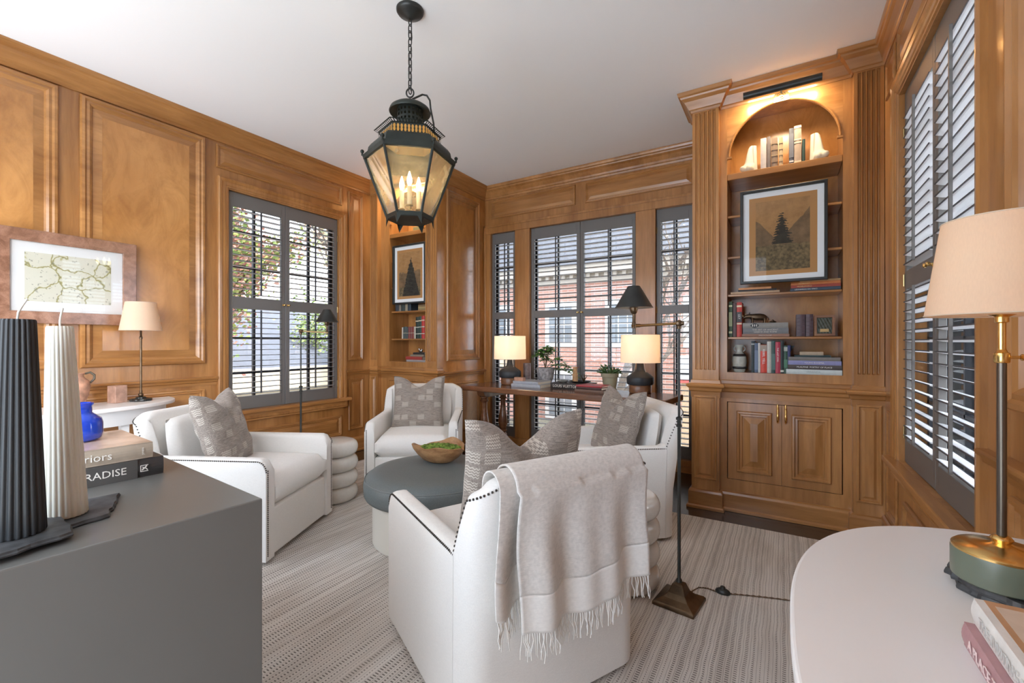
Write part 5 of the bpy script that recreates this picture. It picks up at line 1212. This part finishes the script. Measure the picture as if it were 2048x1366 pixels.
def lay(t, d, h, col, corner, ang, lab, **kw):
    """lying book; spine runs along +x of its own frame starting at 'corner'"""
    c = (corner[0]+cos(ang)*h/2, corner[1]+sin(ang)*h/2, corner[2]); return book('b', t, d, h, col, c, (0, 0, ang), lying=True, label=lab, group=G, **kw)
lay(.034, .25, .30, (.42, .23, .24), (.229, .912, .7505), radians(-90), 'mauve spined book lettered A PLACE, bottom of right foreground pair', title='A PLACE TO CALL HOME', tsize=.021, tcol=flat('pale rose ink', (.78, .62, .60), .5))
o = lay(.036, .24, .295, (.72, .70, .67), (.240, .915, .7852), radians(-90.5), 'white spined book with tan jacket, top of right foreground pair', title='THE INVITING INTERIOR', tsize=.020, tcol=flat('faint grey ink', (.55, .54, .52), .6))
mb = MB(); mb.box(.0182, .0186, .012, .239, .001, .294); mb.build('jacket_front', flat('tan jacket', (.50, .28, .15), .4, var=.2, scale=12), o)
mb = MB(); mb.box(.0186, .0189, .02, .20, .09, .28); mb.build('jacket_photo', flat('pale jacket photo', (.62, .50, .40), .4, var=.15, scale=14), o)

# ================================================================ GREY CABINET WITH CANDLES
CA = radians(-4.2)
cb = thing('grey_cabinet', 'matte warm grey cabinet in left foreground holding candles and books', 'cabinet', (-.993, .555, 0), CA)
mb = MB(); mb.box(-1.35, 0, -.98, 0, .0105, .85); mb.build('body', cab_grey, cb, bevel=.003)
G = 'books on the grey cabinet'
o = lay(.046, .27, .345, (.045, .044, .045), (-1.432, .18, .8505), radians(86.5), 'black book lettered PARADISE, lower book on the grey cabinet', title='MODERN PARADISE', tsize=.0245, tshift=.014, bands=[(.70, .745, (.09, .088, .085)), (.16, .46, (.085, .083, .08))], mark=None)
mb = MB(); mb.add([(0, 0, 0)], [])
# publisher's small white cross-figure mark at the end of the spine
mk = MB()
for a, b_, c_, d_ in ((-.010, .010, -.0105, -.0085), (-.010, .010, .0085, .0105), (-.0105, -.0085, -.010, .010)): mk.box(a, b_, c_, d_, 0, .0005)
mk.prism([(-.006, -.007), (.002, -.001), (.008, -.008), (.009, -.005), (.004, .001), (.008, .007), (.005, .009), (.0, .003), (-.006, .006), (-.004, .001), (-.007, -.004)], 0, .0005)
q = mk.build('publisher_mark', white_ink, o); q.matrix_local = Matrix(((0, 1, 0, 0), (0, 0, -1, -.0036), (-1, 0, 0, .042), (0, 0, 0, 1))) @ Matrix.Diagonal((.8, .8, 1, 1))
o = lay(.040, .275, .325, (.44, .37, .29), (-1.437, .178, .8975), radians(86.0), 'beige book lettered interiors, upper book beneath blue vase', title='beautiful interiors', tsize=.027, tshift=.016, page=True)
text('press', .009, white_ink, o, Matrix(((1, 0, 0, 0), (0, 0, -1, -.0026), (0, 1, 0, .022), (0, 0, 0, 1))))
mb = MB(); mb.box(.0202, .0206, .004, .274, .001, .324); mb.build('jacket_photo', flat('warm jacket photo', (.56, .40, .30), .22, var=.5, scale=9), o)
bv = thing('blue_glass_vase', 'small cobalt blue glass bottle vase standing on the books', 'vase', (-1.585, .404, .9385))
mb = MB(); mb.lathe([(0, .001), (.036, .001), (.044, .008), (.0455, .02), (.0455, .045), (.042, .058), (.030, .068), (.0235, .074), (.0235, .092), (.027, .096), (.027, .100), (.0215, .100), (.0205, .078), (.026, .071), (.038, .058), (.0415, .045), (.0415, .018), (.036, .007), (0, .006)], 56); mb.build('glass_body', blue_glass, bv, smooth=50)
slab('slate_coaster', [(-1.285, .395), (-1.31, .22), (-1.20, .185), (-1.125, .225), (-1.145, .335), (-1.20, .36)], .8505, .008, 'dark slate coaster under the white fluted candle', 5, 'slate coasters')
slab('slate_coaster', [(-1.20, .28), (-1.23, .15), (-1.13, .115), (-1.045, .155), (-1.065, .262)], .8590, .008, 'dark slate coaster under the black fluted candle', 6, 'slate coasters')
for o in [q for q in COL.objects if q.name.startswith('slate_coaster')]:
    pass
def candle(name, label, loc, h, r0, r1, mat, bend, rot=None):
    r = thing(name, label, 'candle', loc, rot=rot); nf = 22
    m1 = MB(); fl = lambda a, z: 1-(.05 if mat is wax_w else .085)*(.5+.5*cos(nf*a))**1.6
    m1.lathe([(0, 0), (r0*.96, 0), (r0, .003)]+[(r0+(r1-r0)*k/8, .003+(h-.006)*k/8) for k in range(1, 9)]+[(r1*.93, h), (r1*.5, h-.001), (0, h-.001)], 264, star=fl); m1.build('wax', mat, r, smooth=60)
    m1 = MB(); m1.tube([(0, 0, h-.002), (bend*.1, bend*.1, h+.012), (bend*.5, bend*.5, h+.024), (bend, bend, h+.036)], .0017, 8); m1.build('wick', wick_m, r, smooth=60)
candle('fluted_candle', 'tall white fluted pillar candle on the grey cabinet', (-1.204, .286, .8590), .372, .0330, .0200, wax_w, .004, (.0165, -.027, 0))
candle('fluted_candle', 'tall black fluted pillar candle at left edge of grey cabinet', (-1.132, .208, .8675), .372, .0365, .0235, wax_b, .010)

# ================================================================ HANGING LANTERN
LX, LY = -1.722, 1.76
ln = thing('hanging_lantern', 'hexagonal verdigris metal hanging lantern with three lit candle bulbs', 'lantern', (LX, LY, 0))
mb = MB(); mb.lathe([(0, 2.9985), (.073, 2.9985), (.073, 2.99), (.066, 2.98), (.045, 2.972), (.022, 2.955), (.012, 2.950), (0, 2.949)], 40); mb.build('ceiling_canopy', black_metal, ln, smooth=40)
mb = MB(); z = 2.955; k = 0
while z > 2.57:
    pts = []
    for i in range(16):
        a = 2*pi*i/16; w_, h_ = .0105*cos(a), .018*sin(a)+(.0055 if sin(a) > 0 else -.0055); pts.append((w_ if k % 2 else 0, 0 if k % 2 else w_, z-.018+h_))
    mb.tube(pts, .003, 6, closed=True); z -= .037; k += 1
mb.tube([(.006, 0, 2.95), (.010, .006, 2.85), (.004, -.006, 2.75), (-.006, .004, 2.68), (.003, .002, 2.56)], .0016, 5); mb.build('chain', black_metal, ln, smooth=60)
rot = radians(31.4)   # local frame so that x runs across the view
def hexp(r, z, a0=9): return [(r*cos(radians(a0+60*k)-0+rot-pi*0), r*sin(radians(a0+60*k)+rot), z) for k in range(6)]
A0 = 11
def hexloft(mb, secs, cap0=False, cap1=False):
    vs = []
    for r_, z_ in secs: vs += hexp(r_, z_, A0)
    fs = [(j*6+i, j*6+(i+1) % 6, (j+1)*6+(i+1) % 6, (j+1)*6+i) for j in range(len(secs)-1) for i in range(6)]
    if cap0: fs.append(tuple(range(6))[::-1])
    if cap1: fs.append(tuple((len(secs)-1)*6+i for i in range(6)))
    mb.add(vs, fs)
ZB, ZT, RB, RT = 1.872, 2.195, .118, .238
mb = MB(); hexloft(mb, [(RT+.006, ZT-.022), (RT+.006, ZT+.004), (RT-.014, ZT+.004), (RT-.014, ZT-.022), (RT+.006, ZT-.022)]); hexloft(mb, [(RB+.008, ZB-.014), (RB+.012, ZB+.008), (RB-.012, ZB+.008), (RB-.014, ZB-.014), (RB+.008, ZB-.014)])
for k in range(6): p, q = Vector(hexp(RB+.004, ZB, A0)[k]), Vector(hexp(RT+.004, ZT, A0)[k]); mb.tube([p, q], .0075, 6)
mb.build('frame', green_metal, ln, bevel=.001, seg=1)
for k in range(6):
    a, b_, c_, d_ = hexp(RB-.004, ZB, A0)[k], hexp(RB-.004, ZB, A0)[(k+1) % 6], hexp(RT-.004, ZT-.006, A0)[(k+1) % 6], hexp(RT-.004, ZT-.006, A0)[k]
    mb = MB(); mb.add([a, b_, c_, d_], [(0, 1, 2, 3)]); mb.build('glass_pane', lantern_glass, ln)
    p = Vector(hexp(RT+.010, ZT+.018, A0)[k]); mb = MB(); mb.ball(tuple(p), .010, 12, 8); mb.tube([p, p-Vector((0, 0, .022))], .005, 8); mb.build('finial', green_metal, ln, smooth=60)
# bottom tray with pointed drops
mb = MB(); hexloft(mb, [(RB+.006, ZB-.004), (RB+.002, ZB-.016), (.02, ZB-.018)], True, True)
for k in range(6):
    c0, c1 = Vector(hexp(RB+.008, ZB-.006, A0)[k]), Vector(hexp(RB+.008, ZB-.006, A0)[(k+1) % 6]); n_ = 12
    vs = []
    for i in range(n_+1):
        t = i/n_; p = c0.lerp(c1, t); dr = .008+.042*max(0, 1-min(t, 1-t)/.17)**1.0; vs += [tuple(p), (p.x*(1+.0), p.y, p.z-dr)]
    mb.add(vs, [(2*i, 2*i+1, 2*i+3, 2*i+2) for i in range(n_)])
mb.build('bottom_tray', green_metal, ln)
mb = MB(); hexloft(mb, [(.222, ZT+.002), (.222, ZT+.018), (.217, ZT+.044), (.204, ZT+.062), (.184, ZT+.072), (.150, ZT+.076)]); mb.build('roof_dome', green_metal, ln, smooth=30)
def pierced(r0, z0, r1, z1, n, hw, m0, m1_, name, oval=True):
    mb = MB()
    for k in range(6):
        a, b_ = Vector(hexp(r0, z0, A0)[k]), Vector(hexp(r0, z0, A0)[(k+1) % 6]); c_, d_ = Vector(hexp(r1, z1, A0)[k]), Vector(hexp(r1, z1, A0)[(k+1) % 6])
        F_ = lambda u, v: tuple((a.lerp(b_, u)).lerp(c_.lerp(d_, u), v))
        mb.add([F_(0, 0), F_(1, 0), F_(1, m0), F_(0, m0)], [(0, 1, 2, 3)]); mb.add([F_(0, m1_), F_(1, m1_), F_(1, 1), F_(0, 1)], [(0, 1, 2, 3)])
        for i in range(n+1):
            u = i/n; V_ = [(m0+(m1_-m0)*t/6) for t in range(7)]; ww = [.5*(1-hw)/n*(1.6 if t in (0, 6) else (.75 if t in (1, 2, 4, 5) else 1.15)) for t in range(7)]
            vs = []
            for v, w_ in zip(V_, ww): vs += [F_(max(0, u-w_), v), F_(min(1, u+w_), v)]
            mb.add(vs, [(2*j, 2*j+1, 2*j+3, 2*j+2) for j in range(6)])
    return mb.build(name, green_metal, ln)
pierced(.164, ZT+.074, .164, ZT+.124, 9, .55, .12, .88, 'pierced_gallery')
pierced(.164, ZT+.124, .190, ZT+.136, 12, .55, .2, .8, 'pierced_cornice')
mb = MB(); hexloft(mb, [(.150, ZT+.07), (.150, ZT+.126)]); mb.build('slot_glow_sheet', lampshade('amber slot glow', (.95, .62, .22), .75), ln)  # added sheet; its amber colour stands for bulb light in the slots
mb = MB()
for (z0, z1, r_) in ((ZT+.150, ZT+.262, .068),):
    n = 40; rows = 9; vs = []; fs = []
    for j in range(rows+1):
        for i in range(n): a = 2*pi*i/n; vs.append((r_*cos(a), r_*sin(a), z0+(z1-z0)*j/rows))
    for j in range(rows):
        for i in range(n):
            if j in (3, 5, 7) and i % 2 == 0: continue
            fs.append((j*n+i, j*n+(i+1) % n, (j+1)*n+(i+1) % n, (j+1)*n+i))
    mb.add(vs, fs)
mb.build('vent_drum', green_metal, ln, smooth=30)
mb = MB(); mb.lathe([(.066, ZT+.262), (.098, ZT+.248), (.108, ZT+.243), (.111, ZT+.248), (.104, ZT+.266), (.085, ZT+.280), (.045, ZT+.288), (.0, ZT+.290)], 44); o = mb.build('vent_cap', green_metal, ln, smooth=60); sd = o.modifiers.new('t', 'SOLIDIFY'); sd.thickness = .002
mb = MB(); mb.tube([(0, 0, ZT+.285), (0, 0, ZT+.335)], .004, 8); mb.tube([(.020*cos(t*pi/10)*cos(rot), .020*cos(t*pi/10)*sin(rot), ZT+.355+.024*sin(t*pi/10)) for t in range(20)], .0042, 8, closed=True)
e = lambda u, w_, z: (u*cos(rot)-w_*sin(rot), u*sin(rot)+w_*cos(rot), z)
mb.tube([e(-.098, -.03, ZT+.268), e(-.04, -.015, ZT+.285), e(.02, 0, ZT+.325), e(.065, .01, ZT+.352), e(.088, .015, ZT+.350), e(.104, .018, ZT+.325), e(.108, .02, ZT+.28), e(.124, .022, ZT+.20), e(.128, .022, ZT+.135)], .0052, 8)
mb.ball(e(.128, .022, ZT+.142), .011, 10, 8); mb.build('hanging_bail', black_metal, ln, smooth=60)
mb = MB(); mb.tube([(0, 0, ZB-.01), (0, 0, ZB+.09)], .006, 8); mb.ball((0, 0, ZB+.03), .018, 12, 8)
cs = []
for k in range(3):
    a = rot+radians(-80+120*k); p = (.052*cos(a), .052*sin(a)); cs.append(p)
    mb.tube([(0, 0, ZB+.03), (p[0]*.5, p[1]*.5, ZB+.018), (p[0], p[1], ZB+.03), (p[0], p[1], ZB+.05)], .0045, 8); mb.lathe([(0, ZB+.048), (.018, ZB+.052), (.019, ZB+.056), (.012, ZB+.056), (0, ZB+.056)], 16, c=(p[0], p[1], 0))
mb.build('candle_cluster', brassd, ln, smooth=50)
for p in cs:
    mb = MB(); mb.lathe([(.0125, ZB+.055), (.0125, ZB+.155), (0, ZB+.156)], 16, c=(p[0], p[1], 0)); c_ = mb.build('candle_sleeve', flat('ivory candle sleeve', (.82, .72, .52), .5), ln, smooth=40)
    mb = MB(); mb.lathe([(.006, ZB+.155), (.009, ZB+.165), (.0135, ZB+.180), (.0125, ZB+.195), (.007, ZB+.215), (.002, ZB+.232), (0, ZB+.234)], 16, c=(p[0], p[1], 0)); mb.build('flame_bulb', flat('glowing flame bulb', (1, .78, .45), .3, emit=22), c_, smooth=60)
    lamp_light(ln, (p[0], p[1], ZB+.19), 4.5, (1, .70, .38), .012)

# ================================================================ OUTSIDE
mb = MB(); mb.box(-60, 60, YW+.6, 80, -1.6, -1.5); mb.box(-60, XL-.4, -30, YW+.6, -1.6, -1.5); mb.box(XR+.4, 60, -30, YW+.6, -1.6, -1.5)
mb.build('ground', flat('garden ground', (.2, .19, .14), .95, var=.2, scale=2), kind='structure')
def house():
    hx0, hx1, y0 = -13.0, .9, 14.0; r = thing('brick_house', 'two storey red brick house with grey roof seen through the bay windows', 'house', ((hx0+hx1)/2, y0, -1.5)); M_ = lambda x, y, z: (x-(hx0+hx1)/2, y-y0, z+1.5)
    m1 = MB(); m1.box(hx0, hx1, y0, y0+8, -1.5, 3.55, M_); m1.build('brick_wall', brick_m, r)
    m1 = MB(); m1.add([M_(hx0-.5, y0-.5, 3.75), M_(hx1+.5, y0-.5, 3.75), M_(hx1-2.5, y0+4, 7.2), M_(hx0+2.5, y0+4, 7.2), M_(hx0-.5, y0+8.5, 3.75), M_(hx1+.5, y0+8.5, 3.75)], [(0, 1, 2, 3), (1, 5, 2), (5, 4, 3, 2), (4, 0, 3)]); m1.build('roof', flat('grey slate roof', (.05, .056, .07), .8, var=.15, scale=4), r)
    m1 = MB(); m1.box(hx0-.4, hx1+.4, y0-.42, y0, 3.45, 3.75, M_); m1.box(hx0-.2, hx1+.2, y0-.15, y0, 3.2, 3.45, M_)
    x = hx0
    while x < hx1: m1.box(x, x+.12, y0-.3, y0, 3.34, 3.45, M_); x += .3
    m1.box(hx1-.25, hx1+.02, y0-.03, y0+.3, -1.5, 3.3, M_); m1.build('cornice', flat('pale house trim', (.34, .31, .27), .6), r)
    for i, x in enumerate((-11.6, -9.2, -6.55, -4.35, -2.0, -.35)):
        for (z0, z1) in ((1.15, 2.45), (-1.35, .10)):
            w = .95 if i not in (4,) else .8
            q = MB(); q.box(x-w/2-.12, x+w/2+.12, y0-.06, y0+.02, z0-.12, z1+.14, M_); wn_ = q.build('window', flat('white window trim', (.5, .5, .49), .5), r)
            q = MB()
            for a in range(3):
                for c_ in range(4):
                    q.box(x-w/2+.03+a*(w-.06)/3+.02, x-w/2+.03+(a+1)*(w-.06)/3-.02, y0-.075, y0-.05, z0+c_*(z1-z0)/4+.025, z0+(c_+1)*(z1-z0)/4-.025, M_)
            q.build('panes', flat('house window glass', (.16, .18, .20), .12), wn_)
house()
def neighbour():
    r = thing('neighbouring_roof', 'pale grey roofed neighbouring building beyond the left window', 'building', (-11, 5, -1.5)); M_ = lambda x, y, z: (x+11, y-5, z+1.5)
    m1 = MB(); m1.box(-13, -8.2, -2, 18, -1.5, .35, M_); m1.build('brick_wall', brick_m, r)
    m1 = MB(); m1.add([M_(-7.8, -2.5, .72), M_(-7.8, 18.5, .72), M_(-11.8, 18.5, 2.35), M_(-11.8, -2.5, 2.35), M_(-14, 18.5, .72), M_(-14, -2.5, .72)], [(0, 1, 2, 3), (3, 2, 4, 5)]); m1.build('roof', flat('pale blue grey shingles', (.055, .062, .08), .85, var=.14, scale=9), r)
    m1 = MB(); m1.box(-8.2, -7.75, -2.5, 18.5, .35, .74, M_); m1.box(-8.35, -8.18, -2, 18, .0, .36, M_); m1.build('eaves', flat('tan gutter trim', (.25, .21, .15), .6), r)
neighbour()
def tree(label, base, h, spread, seed, cols, nleaf, trunk=.10, lean=(0, 0), bark=(.10, .08, .065), lsize=.06, xmax=99):
    rr = random.Random(seed); r = thing('garden_tree', label, 'tree', base, 0, 'trees outside the windows'); bm_ = MB(); tips = []
    def branch(p, d, L, rad, lvl):
        n = 5; pts = [p]; dd = d.copy()
        for k in range(n): dd = (dd+Vector((rr.uniform(-.22, .22), rr.uniform(-.22, .22), rr.uniform(-.08, .14)))).normalized(); pts.append(pts[-1]+dd*L/n)
        bm_.tube(pts, [rad*(1-.55*k/n) for k in range(n+1)], 6 if lvl < 2 else 4)
        if lvl >= 1: tips.extend(pts[2:])
        if pts[-1].x+base[0] > xmax: return
        if lvl < 4:
            for k in range(3 if lvl < 3 else 2):
                q = pts[rr.randint(2, n)]; nd = (dd+Vector((rr.uniform(-1, 1), rr.uniform(-1, 1), rr.uniform(-.3, .5)))*spread).normalized(); branch(q, nd, L*rr.uniform(.6, .8), rad*.55, lvl+1)
    branch(Vector((0, 0, 0)), Vector((lean[0], lean[1], 1)).normalized(), h*.42, trunk, 0)
    bm_.build('branches', flat('bark %d' % seed, bark, .9, var=.3), r, smooth=60)
    per = nleaf//len(cols)
    for c in cols:
        lf = MB()
        for _ in range(per):
            p = rr.choice(tips)+Vector((rr.gauss(0, .16), rr.gauss(0, .16), rr.gauss(0, .12)))
            if base[0]+p.x > xmax: continue
            a, b_ = rr.uniform(0, 2*pi), rr.uniform(-.7, .7); s_ = lsize*rr.uniform(.6, 1.3)
            u = Vector((cos(a)*cos(b_), sin(a)*cos(b_), sin(b_))); v = u.orthogonal().normalized()*.45
            lf.add([tuple(p-u*s_/2), tuple(p+v*s_), tuple(p+u*s_/2), tuple(p-v*s_)], [(0, 1, 2, 3)])
        lf.build('foliage', flat('leaf %.2f %.2f %.2f' % c, c, .7), r, kind='stuff')
if True:
    tree('japanese maple with russet and green leaves outside the left window', (-7.6, 2.4, -1.5), 5.4, .75, 21, [(.30, .13, .10), (.22, .25, .07), (.34, .19, .15), (.13, .2, .05)], 68000, .14, (-.1, .35), lsize=.062, xmax=-4.7)
    tree('leafy green shrub tree outside right part of left window', (-7.2, 6.0, -1.5), 4.3, .7, 5, [(.14, .21, .055), (.22, .27, .09)], 6000, .06, xmax=-4.7)
    tree('bare branched tree in front of the brick house', (-3.4, 10.0, -1.5), 8.5, .85, 8, [(.45, .38, .28)], 350, .13, (.15, 0))
    tree('broad green tree beyond the narrow right bay window', (.9, 12.4, -1.5), 7.0, .8, 14, [(.13, .21, .06), (.22, .28, .10), (.30, .19, .11)], 6500, .12, lsize=.12)
    tree('tall pale leafed tree at the far left garden', (-13.0, 9.5, -1.5), 9.5, .8, 17, [(.44, .50, .28), (.5, .36, .26)], 4200, .16, lsize=.14)
mk = thing('blue_playhouse', 'blue and white garden playhouse beyond the narrow right window', 'playhouse', (-.45, 9.4, -1.5))
mb = MB(); mb.box(-1.4, 1.6, 0, 1.2, 1.95, 2.40); mb.build('white_panel', flat('white panel', (.6, .62, .66), .5), mk)
mb = MB(); mb.box(-.72, -.60, -.05, 0, 1.95, 2.40)
for q in ((-.38, .25, 2.30, 2.38), (-.38, .25, 1.98, 2.05), (-.38, -.32, 1.98, 2.38), (.19, .25, 1.98, 2.38)): mb.box(q[0], q[1], -.05, 0, q[2], q[3])
mb.build('blue_trim', flat('blue paint', (.05, .16, .50), .5), mk)
mb = MB(); mb.box(-.32, .19, -.045, 0, 2.05, 2.30); mb.build('screen', flat('grey brown screen', (.25, .22, .2), .5), mk)
mb = MB(); mb.box(-1.4, 1.6, -.03, .1, 1.88, 1.95); mb.build('red_rail', flat('red rail', (.4, .06, .05), .5), mk)
mb = MB(); mb.box(-1.3, 1.5, .1, 1.0, 0, 1.88); mb.build('timber_base', flat('timber', (.36, .26, .17), .8, var=.2), mk)
